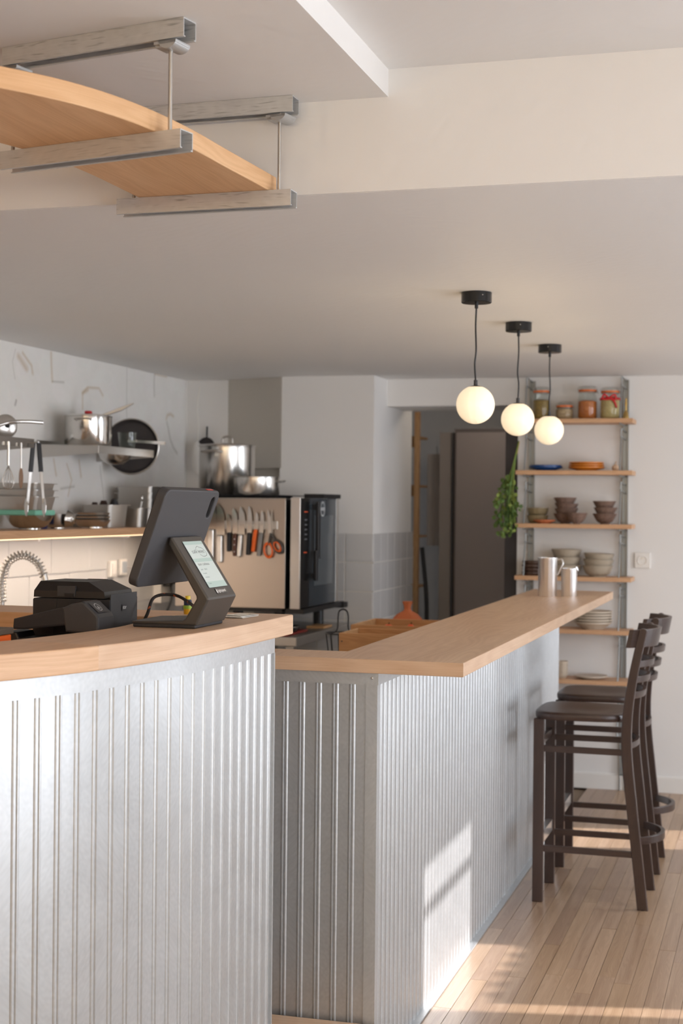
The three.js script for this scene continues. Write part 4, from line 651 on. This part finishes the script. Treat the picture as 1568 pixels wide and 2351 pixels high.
// ------------------------------------------------------------------ prep counter behind the bar
{
  const c = thing('prep_counter', 'low steel prep counter hidden behind the bar', 'counter'); part('body', box(-1.93, -1.32, 0, 0.88, -7.5, -4.25), M.white, c); part('steel_top', rbox(0.63, 0.04, 3.27, 0.003).translate(-1.625, 0.90, -5.875), M.steelDull, c);
  const crate = (x0, x1, z0, z1, h, label) => {
    const k = thing('wooden_crate', label, 'crate', [x0, 0.92, z0]), W = x1 - x0, D = z1 - z0, t = 0.010;
    part('front_board', uvm(new RoundedBoxGeometry(W, h, t, 1, 0.002).translate(W / 2, h / 2, D - t / 2), 'x', [rr(0, 1), 0]), M.crate, k); part('back_board', uvm(new RoundedBoxGeometry(W, h, t, 1, 0.002).translate(W / 2, h / 2, t / 2), 'x', [rr(0, 1), 0]), M.crate, k);
    for (const x of [t / 2, W - t / 2]) part('end_board', uvm(new RoundedBoxGeometry(t, h * 0.995, D - 2 * t - 0.001, 1, 0.002).translate(x, h / 2, D / 2), 'z', [rr(0, 1), 0]), M.pine, k);
    part('bottom_board', uvm(box(t, W - t, 0.001, 0.008, t, D - t)), M.crate, k);
    part('nail', new THREE.SphereGeometry(0.003, 8, 6).translate(0.012, h * 0.8, D + 0.0005), M.dark2, k);
  };
  crate(-1.662, -1.34, -5.92, -5.66, 0.165, 'open wooden crate standing just behind the bar top');
  crate(-1.815, -1.42, -6.76, -6.36, 0.142, 'wooden crate of orange squash before the tagine');
  const sq = hex('#e0592c', 0.45);
  [[-1.70, -6.58, 0.036, 0.122, 'broad orange squash showing above the crate rim'], [-1.592, -6.56, 0.024, 0.128, 'slim orange squash standing upright in the crate']].forEach(([x, z, r, h, label]) => {
    const s = thing('orange_squash', label, 'squash', [x, 0.929, z]);
    part('flesh', lathe(Array.from({ length: 15 }, (_, k) => { const t = k / 14 * Math.PI; return [Math.max(0.0001, r * Math.pow(Math.sin(t), 0.8)), h / 2 - h / 2 * Math.cos(t)]; }), 24), sq, s); part('stalk', rod([0, h - 0.004, 0], [0.004, h + 0.008, 0], 0.004), hex('#7d5a34', 0.7), s);
  });
  const tg = thing('tagine', 'terracotta tagine with a flared knob behind the crates', 'tagine', [-1.715, 0.92, -7.0]), tc = hex('#b9663c', 0.65);
  part('dish', lathe([[0.0001, 0], [0.09, 0], [0.125, 0.03], [0.127, 0.04], [0.115, 0.04], [0.085, 0.012], [0.0001, 0.012]], 48), tc, tg);
  part('lid', lathe([[0.112, 0.041], [0.108, 0.05], [0.1, 0.08], [0.078, 0.118], [0.05, 0.148], [0.022, 0.163], [0.0165, 0.172], [0.017, 0.186], [0.024, 0.204], [0.0245, 0.209], [0.016, 0.209], [0.0001, 0.198]], 48), tc, tg);
  let wb = thing('wire_basket', 'black wire basket with a tall loop handle behind the crate', 'basket', [-1.79, 0.92, -6.16]), wire = M.black, r = 0.075;
  part('rim', new THREE.TorusGeometry(r, 0.003, 6, 32).rotateX(Math.PI / 2).translate(0, 0.12, 0), wire, wb); part('base_ring', new THREE.TorusGeometry(r * 0.8, 0.003, 6, 32).rotateX(Math.PI / 2).translate(0, 0.003, 0), wire, wb);
  for (let i = 0; i < 12; i++) { const a = i / 12 * 6.283; part('rib_wire', rod([Math.cos(a) * r * 0.8, 0.003, Math.sin(a) * r * 0.8], [Math.cos(a) * r, 0.12, Math.sin(a) * r], 0.0018, 6), wire, wb); }
  part('handle', tube([[-0.06, 0.118, 0.03], [-0.026, 0.132, 0.01], [-0.023, 0.19, 0], [-0.018, 0.214, 0], [0.0, 0.222, 0], [0.016, 0.214, 0], [0.022, 0.19, 0], [0.026, 0.132, 0], [0.06, 0.118, -0.03]], 0.0035, 40, 8), wire, wb);
}
// ------------------------------------------------------------------ storeroom contents
{
  const l = thing('storeroom_fill_lamp', 'small flush ceiling lamp added out of view to light the storeroom', 'lamp', [-1.75, 2.328, -9.2]); part('lamp_base', cyl(0.09, 0.09, 0.02, 32).translate(0, -0.0205, 0), M.gloss, l);  // unseen lamp added behind the lintel to brighten the storeroom
  part('diffuser', lathe([[0.0001, -0.05], [0.05, -0.045], [0.08, -0.03], [0.085, -0.021], [0.0001, -0.021]], 32), std({ color: '#fff4e6', roughness: 0.5, emissive: new THREE.Color().setRGB(1, 0.86, 0.7), emissiveIntensity: 0.6 }), l);
  const p = new THREE.PointLight(new THREE.Color().setRGB(1, 0.86, 0.72), 0.2, 0, 2); p.position.set(-1.75, 2.29, -9.2); p.castShadow = true; p.shadow.radius = 3; scene.add(p);
}
{
  const f = thing('dark_cabinet', 'tall dark grey cabinet in the storeroom', 'cabinet', [-1.88, 0, -9.75]);
  part('body', box(-0.20, 0.17, 0.0, 2.1, -0.35, 0), M.dark, f); part('door', rbox(0.345, 2.05, 0.02, 0.003).translate(-0.012, 1.05, 0.012), hex('#9c9493', 0.5), f); part('side_stile', rbox(0.05, 2.1, 0.03, 0.003).translate(0.195, 1.05, 0.012), hex('#95908f', 0.5), f); part('latch', rbox(0.02, 0.05, 0.02, 0.004).translate(0.19, 1.08, 0.03), M.steelDull, f);
  const g = thing('grey_panel', 'narrow grey upright panel left of the dark cabinet', 'panel', [-2.16, 0, -9.85]); part('board', rbox(0.08, 2.08, 0.03, 0.003).translate(0, 1.04, 0), hex('#a59f9c', 0.6), g); part('edge_strip', rbox(0.035, 2.08, 0.02, 0.002).translate(0.062, 1.04, -0.01), M.dark2, g);
  const r = thing('slatted_rack', 'raw pine rack with slatted shelves in the storeroom', 'rack', [-2.285, 0, -9.55]);
  part('post', uvm(box(-0.016, 0.016, 0, 2.2, -0.02, 0.02), 'y'), M.pine, r); part('post', uvm(box(-0.45, -0.418, 0, 2.2, -0.02, 0.02), 'y'), M.pine, r);
  for (const y of [2.0, 1.68, 1.35, 1.02, 0.7]) { part('shelf_rail', uvm(box(-0.45, -0.003, y - 0.03, y + 0.03, -0.045, -0.021), 'x'), M.pine, r); part('shelf_slat', uvm(box(-0.45, 0.0, y + 0.031, y + 0.045, -0.30, -0.03), 'x'), M.pine, r); }
  solo('rubber_hose', tube([[-2.235, 1.32, -9.5], [-2.215, 1.18, -9.48], [-2.195, 1.02, -9.46], [-2.19, 0.85, -9.46], [-2.19, 0.5, -9.46]], 0.014, 40, 10), M.black, 'thick black hose hanging in the storeroom', 'hose');
  const c = thing('hanging_apron', 'grey apron hanging beside the pine rack', 'apron', [-2.245, 1.96, -9.95]); { const g2 = new THREE.PlaneGeometry(0.13, 0.62, 24, 8), p = g2.attributes.position; for (let i = 0; i < p.count; i++) p.setZ(i, 0.012 * Math.sin(p.getX(i) * 90) * (0.4 - p.getY(i))); g2.computeVertexNormals(); part('cloth', g2.translate(0, -0.33, 0), std({ color: '#a8a29f', roughness: 0.95, side: THREE.DoubleSide }), c); part('hook', rod([0, -0.02, -0.02], [0, 0.03, 0], 0.004), M.steelDull, c); }
}
// ------------------------------------------------------------------ kitchen: left wall
{
  const c = thing('kitchen_counter', 'steel kitchen counter along the tiled wall', 'counter'); part('body', box(-3.42, -2.87, 0, 0.88, -7.12, -4.4), M.white, c); part('steel_top', rbox(0.58, 0.04, 2.74, 0.003).translate(-3.14, 0.90, -5.76), M.steelDull, c);
  // wooden shelf with a light strip under its front edge
  const s = thing('wall_shelf', 'long oak wall shelf with a warm light strip under it', 'shelf');
  part('shelf_board', uvm(new RoundedBoxGeometry(0.298, 0.036, 2.85, 2, 0.002).translate(-3.294, 1.444, -6.325), 'z'), M.shelfWood, s);
  for (const z of [-5.3, -6.3, -7.3]) part('shelf_bracket', box(-3.438, -3.30, 1.405, 1.4255, z - 0.01, z + 0.01), M.white, s);
  part('light_strip', box(-3.192, -3.180, 1.4215, 1.426, -7.7, -4.95), std({ color: '#fff0d8', emissive: new THREE.Color().setRGB(1, 0.72, 0.42), emissiveIntensity: 2.2, roughness: 0.5 }), s, 'glowing warm light strip');
  const l = new THREE.RectAreaLight(new THREE.Color().setRGB(1, 0.80, 0.63), 85, 0.012, 2.7); l.position.set(-3.186, 1.4205, -6.32); l.rotation.x = -Math.PI / 2; scene.add(l);
  // steel wall shelves
  const shelf = (z0, z1, label) => {
    const t = thing('steel_wall_shelf', label, 'shelf'); part('shelf_plate', box(-3.44, -3.12, 1.856, 1.860, z1, z0), M.steelDull, t); part('front_lip', rbox(0.004, 0.038, z0 - z1, 0.001, 1).translate(-3.12, 1.841, (z0 + z1) / 2), M.steel, t);
    for (const z of [z0 - 0.003, z1 + 0.003]) part('bracket', extr([[-3.44, 1.865], [-3.12, 1.858], [-3.12, 1.822], [-3.44, 1.80]], 0.003).translate(0, 0, z - 0.0015), M.steelDull, t); part('back_lip', box(-3.442, -3.438, 1.856, 1.885, z1, z0), M.steelDull, t);
  };
  shelf(-5.05, -5.90, 'steel wall shelf holding the frying pans and hanging utensils'); shelf(-6.54, -7.195, 'steel wall shelf holding the red-knobbed saucepan');
  // on the right steel shelf
  const potGeo = (r, h, t = 0.003) => lathe([[0.0001, 0], [r * 0.94, 0], [r, 0.014], [r, h - 0.004], [r * 1.03, h - 0.002], [r * 1.03, h], [r - t, h], [r - t, 0.008], [0.0001, 0.006]], 48);
  const sp = thing('saucepan', 'stainless saucepan with a red-knobbed lid on the steel wall shelf', 'saucepan', [-3.27, 1.86, -6.74]);
  part('pan_body', potGeo(0.115, 0.148), M.steelPolish, sp); part('lid', lathe([[0.117, 0.148], [0.116, 0.152], [0.06, 0.160], [0.0001, 0.161]], 40), M.steel, sp); part('lid_knob', lathe([[0.0001, 0.160], [0.012, 0.160], [0.019, 0.166], [0.019, 0.173], [0.012, 0.177], [0.0001, 0.177]], 24), M.red, sp, 'red lid knob'); part('side_handle', tube([[-0.035, 0.125, 0.11], [-0.035, 0.132, 0.14], [0.035, 0.132, 0.14], [0.035, 0.125, 0.11]], 0.004, 20, 8).rotateY(0.25), M.steelDull, sp);
  const hd = thing('pan_handle', 'steel pan handle sticking up over the saucepan', 'ladle', [-3.3, 2.022, -6.92]); part('handle', extr([[0, 0], [0.11, 0.045], [0.175, 0.068], [0.176, 0.063], [0.115, 0.028], [0.0, -0.012]], 0.022, 0.002).rotateY(0.35), M.steelDull, hd);  // saucepan handle with a piece of rim, built as its own object
  part('pan_rim', new THREE.TorusGeometry(0.04, 0.004, 8, 24).rotateX(Math.PI / 2).translate(-0.03, 0.0, 0.0), M.steelDull, hd);
  const jug = solo('glass_jug', lathe([[0.0001, 0.002], [0.036, 0.002], [0.04, 0.01], [0.046, 0.06], [0.05, 0.088], [0.047, 0.088], [0.037, 0.012], [0.0001, 0.012]], 36), M.jarGlass, 'small clear glass beaker on the steel wall shelf', 'beaker'); jug.position.set(-3.22, 1.86, -7.09);
  const disc = thing('round_skillet', 'large dark round skillet hung upright beyond the steel shelf', 'skillet', [-3.298, 1.885, -7.325], 0.22); disc.scale.setScalar(0.93);
  part('skillet_body', lathe([[0.0001, 0], [0.135, 0], [0.155, 0.03], [0.158, 0.03], [0.138, -0.004], [0.0001, -0.004]], 56).rotateX(Math.PI / 2), M.dark2, disc); part('rim', new THREE.TorusGeometry(0.156, 0.0045, 10, 64).translate(0, 0, 0.03), M.steel, disc); part('handle', [bar([0.04, 0.028, 0.05], [0.20, 0.018, 0.06], 0.02, 0.016), bar([-0.02, 0.03, 0.005], [0.05, 0.028, 0.05], 0.02, 0.014)], M.steel, disc);
  const hb = solo('hanging_bowl', lathe([[0.0001, 0], [0.04, 0.004], [0.075, 0.03], [0.088, 0.066], [0.086, 0.066], [0.073, 0.033], [0.0001, 0.006]], 40), M.steel, 'round-bottomed steel bowl under the steel wall shelf', 'bowl'); hb.position.set(-3.24, 1.779, -6.99);
  // on the left steel shelf
  const fp = thing('frying_pan', 'steel frying pan with its handle over the shelf end', 'pan', [-3.26, 1.86, -5.60]); part('pan_body', lathe([[0.0001, 0], [0.085, 0], [0.1, 0.048], [0.104, 0.05], [0.098, 0.05], [0.083, 0.006], [0.0001, 0.005]], 48), M.steel, fp); part('handle', tube([[0.06, 0.038, -0.08], [0.11, 0.062, -0.13], [0.15, 0.07, -0.20], [0.19, 0.07, -0.28]], 0.008, 30, 10).scale(1, 1, 1), M.steelPolish, fp);
  const wk = thing('wok', 'dark wok turned over on the left steel shelf', 'wok', [-3.28, 1.905, -5.28]); part('wok_body', lathe([[0.0001, 0.10], [0.06, 0.09], [0.11, 0.055], [0.14, 0.006], [0.142, 0.006], [0.112, 0.05], [0.06, 0.086], [0.0001, 0.095]], 40).translate(0, -0.044, 0), M.dark, wk); part('handle', rod([0.09, 0.0, -0.1], [0.16, 0.03, -0.30], 0.008), M.steelDull, wk);
  wk.position.y = 1.912;
  const pl = thing('small_cover', 'steel pan lid leaning at the end of the left shelf', 'lid', [-3.2, 1.9105, -5.80], 0.9); part('lid_disc', lathe([[0.0001, 0.012], [0.04, 0.008], [0.05, 0.0], [0.052, -0.003], [0.0001, 0.004]], 40).rotateX(Math.PI / 2), M.steel, pl); part('lid_knob', new THREE.SphereGeometry(0.009, 12, 10).translate(0, 0, 0.018), M.black, pl);
  // hanging utensils
  const tg = thing('kitchen_tongs', 'steel tongs with black grips hanging open from the shelf', 'tongs', [-3.11, 1.842, -5.90], -0.5);
  for (const d of [-1, 1]) { const a = 0.085 * d; const arm = part('arm', [bar([a * 0.25, -0.005, 0], [a * 0.62, -0.20, 0], 0.014, 0.003), bar([a * 0.62, -0.20, 0], [a * 0.72, -0.26, 0], 0.012, 0.003), extr([[-0.007, 0.03], [0.007, 0.03], [0.015, 0.0], [0.012, -0.03], [0.001, -0.05], [-0.012, -0.03], [-0.015, 0.0]], 0.003).translate(a * 0.80, -0.27, 0)], M.steel, tg); part('grip', bar([a * 0.25, 0.0, 0], [a * 0.47, -0.125, 0], 0.019, 0.008), M.black, arm, 'black grip'); }
  part('pivot', rod([-0.02, 0.003, 0], [0.02, 0.003, 0], 0.004), M.steelDull, tg);
  const wh = thing('whisk', 'steel balloon whisk hanging from the left shelf', 'whisk', [-3.108, 1.838, -5.655]); part('handle', rod([0, 0, 0], [0, -0.10, 0], 0.006), M.steel, wh); for (let i = 0; i < 6; i++) part('whisk_wire', tube([[0, -0.1, 0], [0.014, -0.13, 0], [0.024, -0.165, 0], [0.016, -0.192, 0], [0, -0.2, 0], [-0.016, -0.192, 0], [-0.024, -0.165, 0], [-0.014, -0.13, 0], [0, -0.1, 0]], 0.0012, 40, 5).rotateY(i * Math.PI / 6), M.steel, wh);
  const sk = thing('slotted_spoon', 'brown-stained spoon hanging between the whisk and the tongs', 'spoon', [-3.108, 1.838, -5.765]); part('handle', rod([0, 0, 0], [0.0, -0.11, 0], 0.0035), M.steel, sk); part('spoon_bowl', new THREE.SphereGeometry(1, 20, 14).scale(0.006, 0.045, 0.016).translate(0, -0.15, 0), hex('#8a6a52', 0.5), sk);
  // on the oak shelf
  const Y0 = 1.462;
  const bowl = (r, h, f, m, label, x, z, y = Y0, g) => { const b = solo('mixing_bowl', bowlGeo(r, h, f, 0.003, 0.45), m, label, 'bowl', g); b.position.set(x, y, z); return b; };
  bowl(0.108, 0.064, 0.05, M.steelPolish, 'wide polished steel bowl under the mint tray', -3.27, -6.15);
  { const t = solo('mint_tray', rbox(0.20, 0.024, 0.19, 0.006), hex('#7fc4ac', 0.5), 'mint green plastic lid lying on the steel bowl', 'lid'); t.position.set(-3.28, Y0 + 0.0765, -6.13); }
  const gn = (name, x, z, y, w, d, h, label, cat, m = M.steelDull, turn = 0) => {
    const g = thing(name, label, cat, [x, y, z], turn), t = 0.0015, k = 0.006;
    part('pan_body', [hexa2(w, d, h, k)], m, g); part('rim', extr((() => { const s = roundRect(w + 0.022, d + 0.022, 0.02); const q = roundRect(w - 0.004, d - 0.004, 0.014); s.holes.push(new THREE.Path(q.getPoints(8))); return s; })(), 0.003, 0, 8).rotateX(-Math.PI / 2).translate(0, h - 0.003, 0), m, g); return g;
  };
  function hexa2(w, d, h, k) { // open tapered pan with rounded upright corners
    const N = 8, ring = (f, y) => { const o = []; for (let c = 0; c < 4; c++) for (let i = 0; i <= 5; i++) { const a = (c + i / 5) * Math.PI / 2, sx = c === 0 || c === 3 ? 1 : -1, sz = c < 2 ? 1 : -1, r = 0.022 * f; o.push([sx * (w * f / 2 - r) + Math.cos(a) * r, y, -(sz * (d * f / 2 - r) + Math.sin(a) * r)]); } return o; }, a = ring(0.88, 0), b = ring(1, h), c = ring(0.985, h), e = ring(0.865, 0.004), pos = [], q = (A, B) => { for (let i = 0; i < A.length; i++) { const j = (i + 1) % A.length; pos.push(...A[i], ...A[j], ...B[j], ...A[i], ...B[j], ...B[i]); } }, cap = (A, y, up) => { for (let i = 0; i < A.length; i++) { const j = (i + 1) % A.length; up ? pos.push(...A[i], ...A[j], 0, y, 0) : pos.push(...A[j], ...A[i], 0, y, 0); } };
    q(a, b); q(c, e); cap(a, 0, false); cap(e, 0.004, true);
    const g = new THREE.BufferGeometry(); g.setAttribute('position', new THREE.Float32BufferAttribute(pos, 3)); g.setAttribute('uv', new THREE.Float32BufferAttribute(new Array(pos.length / 3 * 2).fill(0), 2)); g.computeVertexNormals(); return toCreasedNormals(g, 0.7);
  }
  ['lowest', 'middle', 'topmost'].forEach((o, i) => gn('steel_pan', -3.28, -6.13, Y0 + 0.089 + i * 0.03, 0.21 - 0.006 * i, 0.2, 0.06, `flanged steel pan, ${o} of the stack on the mint tray`, 'pan').userData.group = 'steel pans on the mint tray');
  { const b = solo('enamel_cup', lathe([[0.0001, 0], [0.032, 0], [0.034, 0.004], [0.036, 0.066], [0.038, 0.07], [0.034, 0.07], [0.031, 0.006], [0.0001, 0.005]], 32), hex('#2a3566', 0.3), 'dark blue cup beside the wide steel bowl', 'cup'); b.position.set(-3.33, Y0, -6.365); }
  bowl(0.058, 0.07, 0.04, M.steel, 'small steel bowl between the blue cup and the tipped bowl', -3.30, -6.47);
  { const b = solo('mixing_bowl', bowlGeo(0.042, 0.04, 0.02, 0.002, 0.45), M.steelPolish, 'little polished bowl tipped up on its side', 'bowl'); b.position.set(-3.19, Y0 + 0.041, -6.475); b.rotation.set(0, 0.25, Math.PI / 2 - 0.15); b.rotation.order = 'YXZ'; b.position.x = -3.205; }
  for (let i = 0; i < 3; i++) bowl(0.092 - i * 0.002, 0.042, 0.055, M.steel, `low steel bowl, ${['lowest', 'middle', 'topmost'][i]} of the stack by the tipped bowl`, -3.255, -6.76, Y0 + i * 0.017, 'stacked low steel bowls');
  gn('steel_pan', -3.29, -6.985, Y0 + 0.0, 0.16, 0.22, 0.115, 'long steel pan holding dark spice tools', 'pan');
  const cocoa = hex('#3a231c', 0.7);
  for (const [dx, dz, r, h] of [[-0.03, 0.06, 0.026, 0.05], [0.0, 0.02, 0.03, 0.06], [0.02, -0.06, 0.032, 0.062], [-0.02, -0.03, 0.026, 0.05]]) { const k = solo('cork_cone', lathe([[0.0001, 0], [r, 0], [r * 0.9, h * 0.4], [r * 0.45, h], [0.0001, h]], 20), cocoa, 'dark brown cone standing in the long steel pan', 'cone', 'dark cones in the steel pan'); k.position.set(-3.29 + dx, Y0 + 0.077, -6.985 + dz); }
  { const pk = solo('dark_scoop', lathe([[0.0001, 0], [0.014, 0.002], [0.016, 0.05], [0.012, 0.066], [0.0001, 0.07]], 18), M.blackMatte, 'rounded black handle among the brown cones', 'handle'); pk.position.set(-3.235, Y0 + 0.077, -6.975); }
  part('contents_bed', box(-0.07, 0.07, 0.06, 0.074, -0.095, 0.095), cocoa, scene.children.filter((o) => o.userData.label === 'long steel pan holding dark spice tools')[0]);
  gn('steel_pan', -3.225, -7.215, Y0, 0.10, 0.11, 0.10, 'small deep steel pan beside the pan stack', 'pan');
  { const k = thing('steel_scoop', 'steel scoop leaning in the small deep pan', 'scoop', [-3.215, Y0 + 0.012, -7.215]); part('handle', rod([0, 0.0, 0], [0.012, 0.135, -0.03], 0.004), M.steel, k); part('scoop_tip', new THREE.SphereGeometry(0.012, 14, 10).scale(0.5, 1.6, 1).translate(0.013, 0.14, -0.031), M.steel, k); }
  ['lowest', 'middle', 'topmost'].forEach((o, i) => gn('deep_steel_pan', -3.285, -7.415, Y0 + i * 0.034, 0.20, 0.20, 0.145, `deep flanged steel pan, ${o} of the nested stack at the shelf end`, 'pan').userData.group = 'nested deep pans');
  // spring tap
  const tp = thing('spring_tap', 'steel spring-coil kitchen tap behind the counter', 'tap', [-2.985, 0.92, -5.39]);
  part('riser', rod([0, 0, 0], [0, 0.27, 0], 0.009, 14), M.steel, tp); part('base_flange', cyl(0.025, 0.022, 0.03, 24), M.steel, tp);
  const path = new THREE.CatmullRomCurve3([V(0, 0.26, 0), V(0.0, 0.36, 0), V(0.028, 0.43, 0), V(0.088, 0.455, -0.01), V(0.145, 0.425, -0.02), V(0.172, 0.37, -0.025)]);
  part('hose', new THREE.TubeGeometry(path, 50, 0.007, 8), M.steelDull, tp);
  { const N = 900, T = 27, hp = [], fr = path.computeFrenetFrames(N, false); for (let i = 0; i <= N; i++) { const p = path.getPointAt(i / N), a = i / N * T * 6.283; hp.push(p.clone().addScaledVector(fr.normals[i], Math.cos(a) * 0.0165).addScaledVector(fr.binormals[i], Math.sin(a) * 0.0165)); } part('spring_coil', new THREE.TubeGeometry(new THREE.CatmullRomCurve3(hp), 1000, 0.0026, 5), M.steel, tp, 'open steel spring coil'); }
  part('spray_head', [rod([0.170, 0.378, -0.025], [0.180, 0.335, -0.026], 0.013, 16), rod([0.180, 0.335, -0.026], [0.182, 0.25, -0.028], 0.010, 16)], M.steel, tp);
  // switches and outlet box on the tiles
  const sw = (z, y, label, blueish) => { const o = thing('wall_switch', label, 'switch', [-3.439, y, z]); part('cover_plate', rbox(0.022, 0.088, 0.082, 0.006).translate(0.011, 0, 0), M.gloss, o); part('rocker', rbox(0.008, 0.06, 0.05, 0.002).translate(0.024, 0, 0), blueish ? hex('#aeb6bd', 0.4) : M.gloss, o); };
  sw(-7.37, 1.235, 'white wall switch on the tiles nearer the tap', false); sw(-7.50, 1.24, 'white wall switch with a grey rocker by the till', true);
  const ob = thing('outlet_box', 'white outlet box with black plugs on the tiles by the oven', 'socket', [-3.439, 1.10, -8.02]); part('box_body', rbox(0.05, 0.16, 0.16, 0.004).translate(0.025, 0, 0), M.gloss, ob); for (const [py, pz] of [[0.04, 0.03], [0.05, -0.05]]) part('plug', rbox(0.05, 0.05, 0.05, 0.008).translate(0.07, py, pz), M.black, ob); part('cord', tube([[0.09, 0.02, 0.03], [0.10, -0.06, 0.05], [0.08, -0.16, 0.1]], 0.006, 20, 6), M.black, ob);
}

shade(scene);
renderer.render(scene, camera);
